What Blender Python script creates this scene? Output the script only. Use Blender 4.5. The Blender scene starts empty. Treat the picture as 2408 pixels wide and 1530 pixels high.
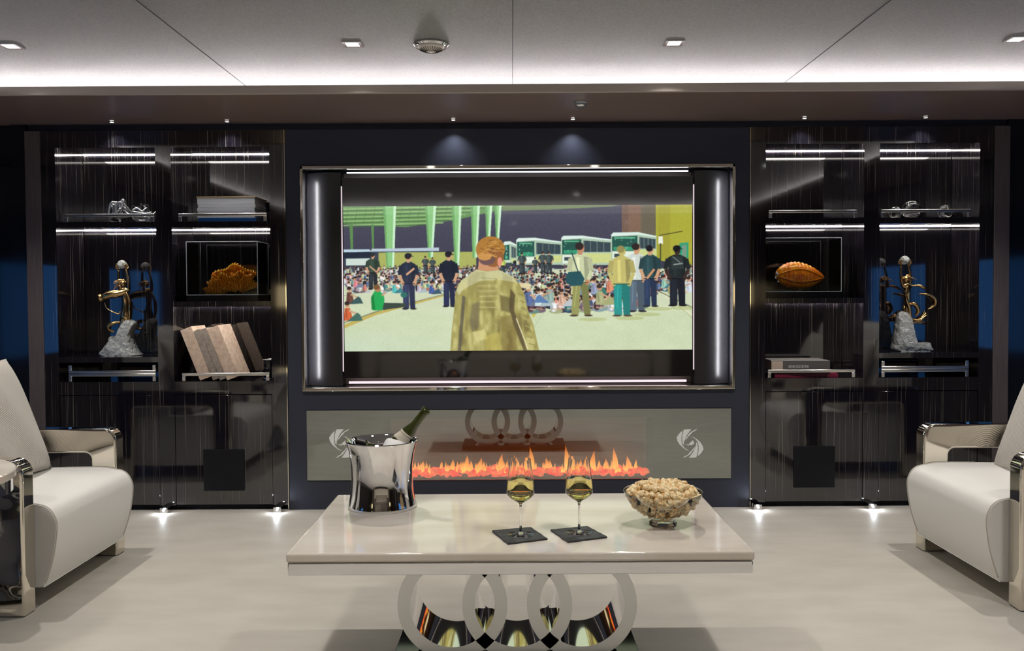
import bpy, bmesh, math, random
import numpy as np
from mathutils import Vector, Matrix, Euler

PI = math.pi
D = bpy.data
sc = bpy.context.scene
COL = sc.collection

# ------------------------------------------------------------------ camera
cd = D.cameras.new('camera')
cd.sensor_fit = 'HORIZONTAL'
cd.sensor_width = 36.0
cd.lens = 2000.0 / 2408 * 36.0
cd.shift_y = -21 / 2408
cd.clip_start = 0.02
cam = D.objects.new('camera', cd)
COL.objects.link(cam)
cam.matrix_world = (Matrix.Translation((-0.035, 0, 1.19)) @ Matrix.Rotation(PI / 2 - math.radians(1.5), 4, 'X')
                    @ Matrix.Rotation(math.radians(-0.32), 4, 'Z'))
sc.camera = cam

# ------------------------------------------------------------------ view, world
vs = sc.view_settings
vs.view_transform = 'Standard'
vs.look = 'None'
vs.exposure = 0.0
vs.gamma = 1.0
vs.use_curve_mapping = False
sc.cycles.use_denoising = True
sc.cycles.max_bounces = 10
sc.cycles.diffuse_bounces = 4
sc.cycles.glossy_bounces = 5
sc.cycles.transmission_bounces = 10
sc.cycles.transparent_max_bounces = 24
sc.cycles.caustics_reflective = False
sc.cycles.caustics_refractive = False
sc.cycles.sample_clamp_indirect = 4.0
w = D.worlds.new('world')
sc.world = w
w.use_nodes = True
w.node_tree.nodes['Background'].inputs[0].default_value = (0.02, 0.03, 0.05, 1)
w.node_tree.nodes['Background'].inputs[1].default_value = 0.3

# ------------------------------------------------------------------ main dimensions
WY = 4.70          # front face of media wall
SZ = 2.14          # soffit underside
CZ = 2.31          # ceiling
OPX, OPY0, OPY1 = 2.62, -0.9, 4.02     # ceiling coffer opening
RX, RY0, RY1 = 3.4, -2.6, 5.25         # room shell


def spot(name, loc, energy, angle=120, blend=0.6, size=0.02, color=(1, .95, .88), target=None):
    l = D.lights.new(name, 'SPOT')
    l.energy = energy
    l.spot_size = math.radians(angle)
    l.spot_blend = blend
    l.shadow_soft_size = size
    l.color = color
    o = D.objects.new(name, l)
    COL.objects.link(o)
    o.location = loc
    if target is not None:
        o.rotation_euler = (Vector(target) - Vector(loc)).to_track_quat('-Z', 'Y').to_euler()
    return o


# ceiling downlights: (x, y); the first four are the row in view
DOWNLIGHTS = [(-2.261, 3.82), (-0.739, 3.82), (0.696, 3.83), (2.209, 3.80),
              (-2.261, 1.9), (-0.739, 1.9), (0.696, 1.9), (2.209, 1.9),
              (-2.261, 0.0), (-0.739, 0.0), (0.696, 0.0), (2.209, 0.0)]
for (x, y) in DOWNLIGHTS:
    spot('downlight_beam', (x, y, CZ - 0.03), 58 if y > 3 else 66, 108, 0.7, 0.022 if y > 3 else 0.12, (1, .955, .89))
REAR_FILLS = [(-1.5, -1.75), (0.0, -1.75), (1.5, -1.75)]  # added unseen row, brightens the rear room in the reflections
for (x, y) in REAR_FILLS:
    spot('rear_fill_beam', (x, y, SZ - 0.02), 17, 130, 0.6, 0.02, (1, .95, .88))
# soffit wall washers
WASHERS = [(-0.347, 4.63), (0.30, 4.63), (-2.20, 4.64), (-1.575, 4.64), (1.558, 4.64), (2.215, 4.64)]
for i, (x, y) in enumerate(WASHERS):
    spot('washer_beam', (x, y, SZ - 0.018), 4.2 if i < 2 else 4, 108, 1.0, 0.006, (.9, .93, 1), (x, y + 0.012, 0))
# lamps in the plinth
FLOORLAMPS = [(-1.953, 4.66), (-1.33, 4.66), (1.31, 4.66), (1.94, 4.66)]
for (x, y) in FLOORLAMPS:
    pl = D.lights.new('plinth_beam', 'POINT'); pl.energy = 0.55; pl.shadow_soft_size = 0.006; pl.color = (.86, .92, 1)
    plo = D.objects.new('plinth_beam', pl); COL.objects.link(plo); plo.location = (x, y - 0.034, 0.022)


# ------------------------------------------------------------------ materials
def srgb(r, g, b):
    f = lambda c: (c / 255 / 12.92) if c / 255 <= 0.04045 else ((c / 255 + 0.055) / 1.055) ** 2.4
    return (f(r), f(g), f(b))


def mat(name, col, rough=0.5, metal=0.0, spec=None, trans=0.0, ior=None, coat=0.0, emit=None, estr=0.0, sheen=0.0):
    m = D.materials.new(name)
    m.use_nodes = True
    b = m.node_tree.nodes['Principled BSDF']
    b.inputs['Base Color'].default_value = (*col, 1)
    b.inputs['Roughness'].default_value = rough
    b.inputs['Metallic'].default_value = metal
    b.inputs['Transmission Weight'].default_value = trans
    if spec is not None:
        b.inputs['Specular IOR Level'].default_value = spec
    if ior:
        b.inputs['IOR'].default_value = ior
    b.inputs['Coat Weight'].default_value = coat
    b.inputs['Coat Roughness'].default_value = 0.03
    b.inputs['Sheen Weight'].default_value = sheen
    if emit:
        b.inputs['Emission Color'].default_value = (*emit, 1)
        b.inputs['Emission Strength'].default_value = estr
    return m


def nd(m, t, **kw):
    n = m.node_tree.nodes.new(t)
    for k, v in kw.items():
        setattr(n, k, v)
    return n


def lk(m, a, b):
    m.node_tree.links.new(a, b)


def bsdf(m):
    return m.node_tree.nodes['Principled BSDF']


def coords(m, scale=(1, 1, 1), kind='Object'):
    tc = nd(m, 'ShaderNodeTexCoord')
    mp = nd(m, 'ShaderNodeMapping')
    mp.inputs['Scale'].default_value = scale
    lk(m, tc.outputs[kind], mp.inputs['Vector'])
    return mp.outputs['Vector']


def noise_color(m, c0, c1, scale=(1, 1, 1), nscale=5, detail=4, p0=0.35, p1=0.65, vec=None):
    n = nd(m, 'ShaderNodeTexNoise')
    n.inputs['Scale'].default_value = nscale
    n.inputs['Detail'].default_value = detail
    lk(m, vec or coords(m, scale), n.inputs['Vector'])
    r = nd(m, 'ShaderNodeValToRGB')
    r.color_ramp.elements[0].position = p0
    r.color_ramp.elements[0].color = (*c0, 1)
    r.color_ramp.elements[1].position = p1
    r.color_ramp.elements[1].color = (*c1, 1)
    lk(m, n.outputs['Fac'], r.inputs['Fac'])
    lk(m, r.outputs['Color'], bsdf(m).inputs['Base Color'])
    return n, r


def bump(m, nscale=100, strength=0.1, dist=0.01, scale=(1, 1, 1), detail=3, tex='ShaderNodeTexNoise'):
    n = nd(m, tex)
    n.inputs['Scale'].default_value = nscale
    if 'Detail' in n.inputs:
        n.inputs['Detail'].default_value = detail
    lk(m, coords(m, scale), n.inputs['Vector'])
    b = nd(m, 'ShaderNodeBump')
    b.inputs['Strength'].default_value = strength
    b.inputs['Distance'].default_value = dist
    lk(m, n.outputs[0 if tex != 'ShaderNodeTexWave' else 1], b.inputs['Height'])
    lk(m, b.outputs['Normal'], bsdf(m).inputs['Normal'])
    return b


def emis(name, col, s):
    m = D.materials.new(name)
    m.use_nodes = True
    nt = m.node_tree
    nt.nodes.clear()
    e = nt.nodes.new('ShaderNodeEmission')
    e.inputs[0].default_value = (*col, 1)
    e.inputs[1].default_value = s
    o = nt.nodes.new('ShaderNodeOutputMaterial')
    nt.links.new(e.outputs[0], o.inputs[0])
    return m


def pane(name, tint=(1, 1, 1), refl=0.06, glosscol=(1, 1, 1), fres=1.45, rough=0.0):
    """thin clear sheet: straight-through transparency plus mirror reflection"""
    m = D.materials.new(name)
    m.use_nodes = True
    nt = m.node_tree
    nt.nodes.clear()
    t = nt.nodes.new('ShaderNodeBsdfTransparent')
    t.inputs[0].default_value = (*tint, 1)
    g = nt.nodes.new('ShaderNodeBsdfGlossy')
    g.inputs[0].default_value = (*glosscol, 1)
    g.inputs['Roughness'].default_value = rough
    f = nt.nodes.new('ShaderNodeFresnel')
    f.inputs[0].default_value = fres
    a = nt.nodes.new('ShaderNodeMath')
    a.operation = 'ADD'
    a.use_clamp = True
    a.inputs[1].default_value = refl
    nt.links.new(f.outputs[0], a.inputs[0])
    x = nt.nodes.new('ShaderNodeMixShader')
    nt.links.new(a.outputs[0], x.inputs[0])
    nt.links.new(t.outputs[0], x.inputs[1])
    nt.links.new(g.outputs[0], x.inputs[2])
    o = nt.nodes.new('ShaderNodeOutputMaterial')
    nt.links.new(x.outputs[0], o.inputs[0])
    return m


M = {}
# polished dark veneer with fine pale vertical grain lines
m = M['lacquer'] = mat('streaked_lacquer', (.01, .008, .01), 0.055, ior=2.0, coat=0.0)
g = nd(m, 'ShaderNodeNewGeometry')
sx = nd(m, 'ShaderNodeSeparateXYZ')
lk(m, g.outputs['Position'], sx.inputs[0])
ad = nd(m, 'ShaderNodeMath', operation='ADD')
lk(m, sx.outputs['X'], ad.inputs[0])
lk(m, sx.outputs['Y'], ad.inputs[1])
cx = nd(m, 'ShaderNodeCombineXYZ')
lk(m, ad.outputs[0], cx.inputs['X'])
mz = nd(m, 'ShaderNodeMath', operation='MULTIPLY')
mz.inputs[1].default_value = 0.006
lk(m, sx.outputs['Z'], mz.inputs[0])
lk(m, mz.outputs[0], cx.inputs['Z'])
n1 = nd(m, 'ShaderNodeTexNoise')
n1.inputs['Scale'].default_value = 210
n1.inputs['Detail'].default_value = 3
n1.inputs['Roughness'].default_value = 0.6
lk(m, cx.outputs[0], n1.inputs['Vector'])
r1 = nd(m, 'ShaderNodeValToRGB')
els = r1.color_ramp.elements
els[0].position = 0.0
els[0].color = (.004, .004, .008, 1)
els[1].position = 0.575
els[1].color = (.008, .007, .011, 1)
e = els.new(0.62)
e.color = (.026, .023, .024, 1)
e = els.new(0.72)
e.color = (.30, .27, .24, 1)
lk(m, n1.outputs['Fac'], r1.inputs['Fac'])
lk(m, r1.outputs['Color'], bsdf(m).inputs['Base Color'])

m = M['leather_dark'] = mat('dark_panel_leather', srgb(48, 52, 66), 0.5, spec=0.4)
bump(m, 420, 0.08, 0.002)
M['pad'] = mat('charcoal_pad_leather', srgb(36, 35, 38), 0.36, spec=0.5)
M['navy_gloss'] = mat('navy_gloss_panel', (.006, .008, .016), 0.12, ior=1.6)
m = M['taupe'] = mat('taupe_panel', srgb(92, 82, 82), 0.55)
noise_color(m, srgb(86, 76, 78), srgb(100, 90, 90), (60, 60, 2), 3)
m = M['soffit'] = mat('bronze_soffit', srgb(138, 118, 112), 0.22, ior=1.55)
bump(m, 300, 0.02, 0.002)
m = M['fascia'] = mat('taupe_fascia', srgb(184, 172, 163), 0.4)
m = M['ceiling'] = mat('ceiling_fabric', (.42, .405, .41), 0.42, spec=0.5)
noise_color(m, (.24, .235, .238), (.33, .318, .324), (1, 1, 1), 160, 2)
bump(m, 260, 0.25, 0.003)
M['seam'] = mat('seam_dark', (.03, .03, .03), 0.6)
m = M['floor'] = mat('floor_suede', srgb(205, 198, 186), 0.5, spec=0.35)
noise_color(m, srgb(186, 180, 170), srgb(196, 190, 180), (1, 2.6, 1), 3.2, 6)
bump(m, 180, 0.15, 0.002)
M['chrome'] = mat('polished_chrome', (.78, .78, .79), 0.04, 1.0)
M['satin'] = mat('satin_chrome', (.85, .84, .82), 0.20, 1.0)
M['chrome_warm'] = mat('polished_nickel', (.80, .75, .66), 0.05, 1.0)
m = M['brushed'] = mat('brushed_steel', (.72, .73, .72), 0.32, 1.0)
bump(m, 60, 0.15, 0.001, (1, 1, 14))
m = M['hammered'] = mat('hammered_chrome', (.72, .72, .74), 0.05, 1.0)
bump(m, 9, 0.9, 0.05, detail=0)
m = M['leather'] = mat('white_leather', srgb(234, 232, 228), 0.42, spec=0.45)
bump(m, 240, 0.08, 0.002)
M['piping'] = mat('leather_piping', srgb(198, 192, 182), 0.5)
# woven herringbone cloth
m = M['weave'] = mat('woven_cloth', srgb(206, 198, 188), 0.85, sheen=0.2)
br = nd(m, 'ShaderNodeTexWave', wave_type='BANDS', bands_direction='DIAGONAL')
br.inputs['Scale'].default_value = 64
br.inputs['Distortion'].default_value = 1.2
br.inputs['Detail'].default_value = 1
lk(m, coords(m, (1, 1, 1)), br.inputs['Vector'])
rr = nd(m, 'ShaderNodeValToRGB')
rr.color_ramp.elements[0].color = (*srgb(186, 178, 168), 1)
rr.color_ramp.elements[1].color = (*srgb(222, 215, 206), 1)
lk(m, br.outputs['Fac'], rr.inputs['Fac'])
lk(m, rr.outputs['Color'], bsdf(m).inputs['Base Color'])
bb = nd(m, 'ShaderNodeBump')
bb.inputs['Strength'].default_value = 0.4
bb.inputs['Distance'].default_value = 0.004
lk(m, br.outputs['Fac'], bb.inputs['Height'])
lk(m, bb.outputs['Normal'], bsdf(m).inputs['Normal'])
# cream marble
m = M['marble'] = mat('cream_marble', srgb(222, 214, 202), 0.06, ior=1.6)
noise_color(m, srgb(210, 200, 188), srgb(228, 221, 210), (1, 3, 1), 2.5, 8)
M['glass'] = mat('clear_glass', (1, 1, 1), 0.0, trans=1.0, ior=1.45)
M['thin_glass'] = pane('thin_glass', (.97, .98, .975), 0.01, (1, 1, 1), 1.25)
M['acrylic'] = pane('acrylic_sheet', (.96, .97, .98), 0.0, (1, 1, 1), 1.4)
M['acrylic_edge'] = mat('acrylic_edge', (.75, .8, .88), 0.25, emit=None, trans=0.4)
M['wine'] = mat('white_wine', (1.0, .86, .34), 0.0, trans=1.0, ior=1.34)
m = M['bottle'] = mat('green_bottle_glass', (.06, .075, .008), 0.03, spec=0.9)
bsdf(m).inputs['Transmission Weight'].default_value = 0.35
M['label'] = mat('cream_paper', srgb(225, 214, 196), 0.7)
M['foil'] = mat('dark_gold_foil', (.20, .15, .04), 0.3, 1.0)
m = M['napkin'] = mat('white_linen', srgb(238, 236, 236), 0.9)
bump(m, 300, 0.2, 0.002)
m = M['slate'] = mat('black_slate', srgb(44, 46, 48), 0.55)
noise_color(m, srgb(34, 36, 38), srgb(62, 64, 66), (1, 1, 1), 60, 6)
bump(m, 90, 0.6, 0.003)
m = M['popcorn'] = mat('popcorn', srgb(245, 232, 200), 0.7)
noise_color(m, srgb(248, 230, 188), srgb(216, 162, 88), (1, 1, 1), 62, 3, 0.46, 0.68)
bump(m, 220, 0.5, 0.003)
bsdf(m).inputs['Subsurface Weight'].default_value = 0.15
bsdf(m).inputs['Subsurface Radius'].default_value = (.01, .007, .004)
M['black'] = mat('matte_black', (.008, .008, .011), 0.6, spec=0.2)
M['black_gloss'] = mat('black_gloss', (.006, .006, .008), 0.06, ior=1.55)
M['screen_gloss'] = mat('screen_gloss', (.004, .004, .007), 0.05, ior=2.1)
M['orange'] = mat('amber_glass', (1.0, .34, .01), 0.10, ior=1.5, trans=0.25, emit=(1, .3, .0), estr=0.0)
m = M['orange_shell'] = mat('amber_shell', (1, .45, .02), 0.12, ior=1.5)
bsdf(m).inputs['Subsurface Weight'].default_value = .4
bsdf(m).inputs['Subsurface Radius'].default_value = (.03, .012, .002)
wv = nd(m, 'ShaderNodeTexWave', wave_type='BANDS', bands_direction='X')
wv.inputs['Scale'].default_value = 22
wv.inputs['Distortion'].default_value = 1.5
lk(m, coords(m, (1, .2, 1)), wv.inputs['Vector'])
rr = nd(m, 'ShaderNodeValToRGB')
rr.color_ramp.elements[0].color = (.75, .16, .005, 1)
rr.color_ramp.elements[0].position = 0.12
rr.color_ramp.elements[1].color = (1, .50, .03, 1)
rr.color_ramp.elements[1].position = 0.35
lk(m, wv.outputs['Fac'], rr.inputs['Fac'])
lk(m, rr.outputs['Color'], bsdf(m).inputs['Base Color'])
m = M['orange_pod'] = mat('amber_pod', (1, .28, .006), 0.10, ior=1.5)
noise_color(m, (.9, .17, .003), (1, .40, .02), (1, 1, 1), 16, 3)
M['pod_rim'] = mat('pod_dark_rim', (.30, .03, .005), 0.15)
M['gold'] = mat('antique_gold', (.62, .42, .20), 0.12, 1.0)
m = M['crystal'] = mat('frosted_crystal', (.86, .90, .90), 0.16, trans=0.5, ior=1.5)
bump(m, 34, 1.0, 0.02)
M['page'] = mat('white_pages', srgb(236, 237, 240), 0.7)
m = M['beige_cloth'] = mat('beige_bookcloth', srgb(205, 180, 160), 0.8)
noise_color(m, srgb(196, 168, 148), srgb(220, 198, 178), (1, 1, 1), 40, 4)
m = M['gray_cloth'] = mat('grey_bookcloth', srgb(150, 138, 128), 0.8)
noise_color(m, srgb(140, 128, 118), srgb(166, 153, 142), (1, 1, 1), 40, 4)
M['wood'] = mat('pale_wood', srgb(176, 146, 100), 0.45)
M['blue_cover'] = mat('blue_book_cover', srgb(20, 90, 160), 0.35)
M['bookgrey'] = mat('charcoal_book_spine', srgb(88, 84, 84), 0.5)
M['bookpage'] = mat('book_page_edges', srgb(190, 172, 156), 0.8)
M['bookred'] = mat('crimson_cover', srgb(130, 30, 62), 0.35)
M['text'] = mat('pale_print', srgb(215, 215, 215), 0.6)
M['etch'] = mat('etched_white', srgb(248, 250, 248), 0.6)
M['led_cove'] = emis('cove_light', (1, .95, .94), 38)
M['led_niche'] = emis('niche_light', (1, .93, .82), 110)
M['led_fill'] = emis('niche_fill_light', (1, .94, .86), 17)  # added fill for the niches
M['led_tv'] = emis('tv_backlight', (.95, .95, 1), 75)
M['tv_glow_pink'] = emis('tv_glow_warm', (1, .82, .88), 1.1)
M['led_tv_soft'] = emis('tv_backlight_soft', (.9, .92, 1), 3.0)
M['lens'] = emis('lamp_lens', (1, .97, .93), 8)
M['lens_blue'] = emis('plinth_lens', (.85, .92, 1), 30)
M['window_blue'] = emis('dusk_blue_glass', (.05, .22, .62), 1.0)
M['sconce'] = emis('warm_sconce', (1, .78, .42), 2.2)
M['ember'] = emis('glowing_ember', (1, .08, .02), 1.6)
M['dark_room'] = mat('dark_walnut', (.02, .017, .016), 0.35)
M['firegray'] = mat('grey_backing', srgb(88, 86, 80), 0.5)
M['firebeige'] = mat('firebox_back', srgb(120, 112, 98), 0.5)
M['smoke_glass'] = pane('smoked_mirror_glass', (.68, .68, .66), 0.25, (.95, 1, .97), 1.3)

# glowing crystals, flames
m = M['ember_mix'] = D.materials.new('ember_crystals')
m.use_nodes = True
b = bsdf(m)
b.inputs['Base Color'].default_value = (.9, .12, .05, 1)
b.inputs['Roughness'].default_value = 0.15
nn = nd(m, 'ShaderNodeTexNoise')
nn.inputs['Scale'].default_value = 26
lk(m, coords(m), nn.inputs['Vector'])
rr = nd(m, 'ShaderNodeValToRGB')
rr.color_ramp.elements[0].position = 0.35
rr.color_ramp.elements[0].color = (.85, .02, .012, 1)
rr.color_ramp.elements[1].position = 0.72
rr.color_ramp.elements[1].color = (1, .22, .07, 1)
lk(m, nn.outputs['Fac'], rr.inputs['Fac'])
lk(m, rr.outputs['Color'], b.inputs['Emission Color'])
b.inputs['Emission Strength'].default_value = 2.5
m = M['flame'] = D.materials.new('flame')
m.use_nodes = True
nt = m.node_tree
nt.nodes.clear()
tr = nt.nodes.new('ShaderNodeBsdfTransparent')
em = nt.nodes.new('ShaderNodeEmission')
at = nt.nodes.new('ShaderNodeAttribute')
at.attribute_name = 'flame_level'
cr = nt.nodes.new('ShaderNodeValToRGB')
cr.color_ramp.elements[0].color = (.9, .10, .01, 1)
cr.color_ramp.elements[1].color = (1, .60, .10, 1)
e = cr.color_ramp.elements.new(0.5)
e.color = (1, .30, .03, 1)
nt.links.new(at.outputs['Fac'], cr.inputs[0])
nt.links.new(cr.outputs[0], em.inputs[0])
em.inputs[1].default_value = 3.6
lw = nt.nodes.new('ShaderNodeLayerWeight')
lw.inputs[0].default_value = 0.35
iv = nt.nodes.new('ShaderNodeMath')
iv.operation = 'SUBTRACT'
iv.inputs[0].default_value = 1
nt.links.new(lw.outputs['Facing'], iv.inputs[1])
mu = nt.nodes.new('ShaderNodeMath')
mu.operation = 'MULTIPLY'
nt.links.new(iv.outputs[0], mu.inputs[0])
nt.links.new(at.outputs['Fac'], mu.inputs[1])
mx = nt.nodes.new('ShaderNodeMixShader')
nt.links.new(mu.outputs[0], mx.inputs[0])
nt.links.new(tr.outputs[0], mx.inputs[1])
nt.links.new(em.outputs[0], mx.inputs[2])
ou = nt.nodes.new('ShaderNodeOutputMaterial')
nt.links.new(mx.outputs[0], ou.inputs[0])


# ------------------------------------------------------------------ mesh helpers
def tag(o, label, cat, group=None, kind=None):
    if label:
        o['label'] = label
    if cat:
        o['category'] = cat
    if group:
        o['group'] = group
    if kind:
        o['kind'] = kind
    return o


def thing(name, loc, label, cat, group=None, rz=0.0):
    o = D.objects.new(name, None)
    o.empty_display_size = 0.05
    COL.objects.link(o)
    o.location = loc
    o.rotation_euler = (0, 0, rz)
    return tag(o, label, cat, group)


def copy_tree(o, parent=None):
    c = o.copy()
    COL.objects.link(c)
    c.parent = parent
    for ch in list(o.children):
        copy_tree(ch, c)
    return c


def obj(name, bm, m, parent=None, smooth=None, bevel=0.0, segs=2):
    me = D.meshes.new(name)
    bmesh.ops.recalc_face_normals(bm, faces=bm.faces)
    bm.to_mesh(me)
    bm.free()
    o = D.objects.new(name, me)
    COL.objects.link(o)
    for x in (m if isinstance(m, (list, tuple)) else [m]):
        me.materials.append(x)
    if parent is not None:
        o.parent = parent
    if smooth is not None:
        me.polygons.foreach_set('use_smooth', [True] * len(me.polygons))
        if smooth < 180:
            me.set_sharp_from_angle(angle=math.radians(smooth))
    if bevel:
        b = o.modifiers.new('bevel', 'BEVEL')
        b.width = bevel
        b.segments = segs
        b.limit_method = 'ANGLE'
        b.angle_limit = math.radians(35)
        if smooth is None:
            me.polygons.foreach_set('use_smooth', [True] * len(me.polygons))
            me.set_sharp_from_angle(angle=math.radians(31))
            b.harden_normals = False
    return o


def bx(bm, x0, x1, y0, y1, z0, z1, mi=0):
    v = [bm.verts.new(p) for p in ((x0, y0, z0), (x1, y0, z0), (x1, y1, z0), (x0, y1, z0),
                                   (x0, y0, z1), (x1, y0, z1), (x1, y1, z1), (x0, y1, z1))]
    for f in ((0, 1, 2, 3), (7, 6, 5, 4), (0, 4, 5, 1), (1, 5, 6, 2), (2, 6, 7, 3), (3, 7, 4, 0)):
        fc = bm.faces.new([v[i] for i in f])
        fc.material_index = mi
    return v


def box(name, x0, x1, y0, y1, z0, z1, m, parent=None, bevel=0.0):
    bm = bmesh.new()
    bx(bm, min(x0, x1), max(x0, x1), y0, y1, z0, z1)
    return obj(name, bm, m, parent, bevel=bevel)


def prism(bm, pts, a, b, axis='Y'):
    """extrude 2D outline between a and b along an axis; 2D coords are the other two in order"""
    def P(u, v, t):
        return {'Y': (u, t, v), 'X': (t, u, v), 'Z': (u, v, t)}[axis]
    A = [bm.verts.new(P(u, v, a)) for u, v in pts]
    B = [bm.verts.new(P(u, v, b)) for u, v in pts]
    n = len(pts)
    bm.faces.new(A)
    bm.faces.new(B[::-1])
    for i in range(n):
        bm.faces.new((A[i], B[i], B[(i + 1) % n], A[(i + 1) % n]))


def arc(cx, cy, r, a0, a1, n=8):
    return [(cx + r * math.cos(math.radians(a0 + (a1 - a0) * i / n)),
             cy + r * math.sin(math.radians(a0 + (a1 - a0) * i / n))) for i in range(n + 1)]


def lathe(bm, prof, n=48, c=(0, 0, 0), closed=False, off=0.0):
    rings = []
    for (r, z) in prof:
        if r < 1e-6:
            rings.append([bm.verts.new((c[0], c[1], c[2] + z))])
        else:
            rings.append([bm.verts.new((c[0] + r * math.cos(2 * PI * (i + off) / n),
                                        c[1] + r * math.sin(2 * PI * (i + off) / n), c[2] + z)) for i in range(n)])
    seq = list(zip(rings, rings[1:]))
    if closed:
        seq.append((rings[-1], rings[0]))
    for A, B in seq:
        if len(A) == 1 and len(B) == 1:
            continue
        for i in range(n):
            j = (i + 1) % n
            if len(A) == 1:
                bm.faces.new((A[0], B[i], B[j]))
            elif len(B) == 1:
                bm.faces.new((A[i], B[0], A[j]))
            else:
                bm.faces.new((A[i], B[i], B[j], A[j]))
    return rings


def tube(bm, pts, rad, n=8, closed=False, flat=1.0):
    """sweep a circle (or ellipse) along points; rad may be a list"""
    P = [Vector(p) for p in pts]
    R_ = rad if isinstance(rad, (list, tuple)) else [rad] * len(P)
    N = len(P)
    up = Vector((0, 0, 1))
    rings = []
    prev = None
    for i, p in enumerate(P):
        a = P[(i - 1) % N] if closed or i else P[0]
        b_ = P[(i + 1) % N] if closed or i < N - 1 else P[-1]
        t = (b_ - a).normalized()
        if prev is None:
            u = t.cross(up)
            if u.length < 1e-3:
                u = t.cross(Vector((1, 0, 0)))
            u.normalize()
        else:
            u = (prev - t * prev.dot(t))
            if u.length < 1e-5:
                u = t.cross(up)
            u.normalize()
        prev = u
        v = t.cross(u)
        r = max(R_[i], 1e-4)
        rings.append([bm.verts.new(p + u * r * math.cos(2 * PI * k / n) + v * r * flat * math.sin(2 * PI * k / n)) for k in range(n)])
    for i in range(N if closed else N - 1):
        A, B = rings[i], rings[(i + 1) % N]
        for k in range(n):
            bm.faces.new((A[k], A[(k + 1) % n], B[(k + 1) % n], B[k]))
    if not closed:
        bm.faces.new(rings[0][::-1])
        bm.faces.new(rings[-1])


def catmull(pts, k=6, closed=False):
    P = [Vector(p) for p in pts]
    out = []
    N = len(P)
    rng = range(N) if closed else range(N - 1)
    for i in rng:
        p0 = P[(i - 1) % N] if closed or i > 0 else P[0]
        p1, p2 = P[i], P[(i + 1) % N]
        p3 = P[(i + 2) % N] if closed or i + 2 < N else P[-1]
        for j in range(k):
            t = j / k
            out.append(0.5 * ((2 * p1) + (p2 - p0) * t + (2 * p0 - 5 * p1 + 4 * p2 - p3) * t * t + (3 * p1 - p0 - 3 * p2 + p3) * t ** 3))
    if not closed:
        out.append(P[-1])
    return out


def ico(bm, c, r, sub=1, sc_=(1, 1, 1), jit=0.0, rnd=random):
    g = bmesh.ops.create_icosphere(bm, subdivisions=sub, radius=r)
    for v in g['verts']:
        k = 1 + rnd.uniform(-jit, jit)
        v.co = Vector((v.co.x * sc_[0] * k, v.co.y * sc_[1] * k, v.co.z * sc_[2] * k)) + Vector(c)


def struct(name, bm, m, bevel=0.0):
    o = obj(name, bm, m, None, bevel=bevel)
    o['kind'] = 'structure'
    return o


# ================================================================== ROOM SHELL
bm = bmesh.new(); bx(bm, -RX, RX, RY0, RY1, -0.05, 0.0); struct('floor', bm, M['floor'])
bm = bmesh.new(); bx(bm, -RX, RX, RY0, RY1, CZ, CZ + 0.05)
ce = struct('ceiling', bm, M['ceiling'])
# panel seams in the ceiling
for i, x in enumerate((-1.45, -0.025, 1.425)):
    bm = bmesh.new(); bx(bm, x - 0.0018, x + 0.0018, OPY0 - .6, 4.69, CZ - 0.0015, CZ + 0.001)
    struct('trim_%d' % (i + 1), bm, M['seam'])
# perimeter soffit with raised lip (hides the cove light)
bm = bmesh.new()
bx(bm, -RX, RX, OPY1, 4.75, SZ, SZ + 0.012)
bx(bm, -RX, RX, RY0, OPY0, SZ, SZ + 0.012)
bx(bm, -RX, -OPX, OPY0, OPY1, SZ, SZ + 0.012)
bx(bm, OPX, RX, OPY0, OPY1, SZ, SZ + 0.012)
struct('trim_4', bm, M['soffit'])
bm = bmesh.new()
L = 0.016
bx(bm, -OPX - L, OPX + L, OPY1 - 0.004, OPY1 + L, SZ - 0.004, SZ + 0.036)
bx(bm, -OPX - L, OPX + L, OPY0 - L, OPY0 + 0.004, SZ - 0.004, SZ + 0.036)
bx(bm, -OPX - L, -OPX, OPY0, OPY1, SZ - 0.004, SZ + 0.036)
bx(bm, OPX, OPX + L, OPY0, OPY1, SZ - 0.004, SZ + 0.036)
struct('trim_5', bm, M['fascia'], bevel=0.003)
# LED runs on the soffit ledge
cl = thing('cove_light', (0, 0, SZ + 0.013), 'long white light run glowing along the ceiling edge above the soffit', 'cove light')
for (x0, x1, y0, y1) in ((-3.1, 3.1, 4.50, 4.53), (-3.1, 3.1, -1.36, -1.33), (-3.08, -3.05, -1.2, 4.3), (3.05, 3.08, -1.2, 4.3)):
    box('batten', x0 - .01, x1 + .01, y0 - .01, y1 + .01, 0.0, 0.055, M['fascia'], cl)
    box('light_strip', x0, x1, y0, y1, 0.0555, 0.064, M['led_cove'], cl)

# walls
bm = bmesh.new(); bx(bm, -RX, RX, 5.2, RY1, 0, CZ); struct('wall_back', bm, M['black'])
for s, nm in ((-1, 'left'), (1, 'right')):
    bm = bmesh.new()
    xa, xb = (s * RX, s * (RX + 0.08))
    x0, x1 = min(xa, xb), max(xa, xb)
    wy0, wy1, wz0, wz1 = 1.2, 3.9, 0.78, 1.42
    bx(bm, x0, x1, RY0, RY1, 0, wz0); bx(bm, x0, x1, RY0, RY1, wz1, CZ)
    bx(bm, x0, x1, RY0, wy0, wz0, wz1); bx(bm, x0, x1, wy1, RY1, wz0, wz1)
    bx(bm, x0, x1, 2.50, 2.62, wz0, wz1)
    struct('wall_' + nm, bm, M['dark_room'])
    bm = bmesh.new(); bx(bm, x0 + .03, x1 - .03, wy0, wy1, wz0, wz1)
    struct('window_%d' % (1 if s < 0 else 2), bm, M['window_blue'])
    bm = bmesh.new(); bx(bm, min(s * 3.388, s * RX), max(s * 3.388, s * RX), RY0, 4.6, 0, 0.09); struct('baseboard_' + nm, bm, M['taupe'])
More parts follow.
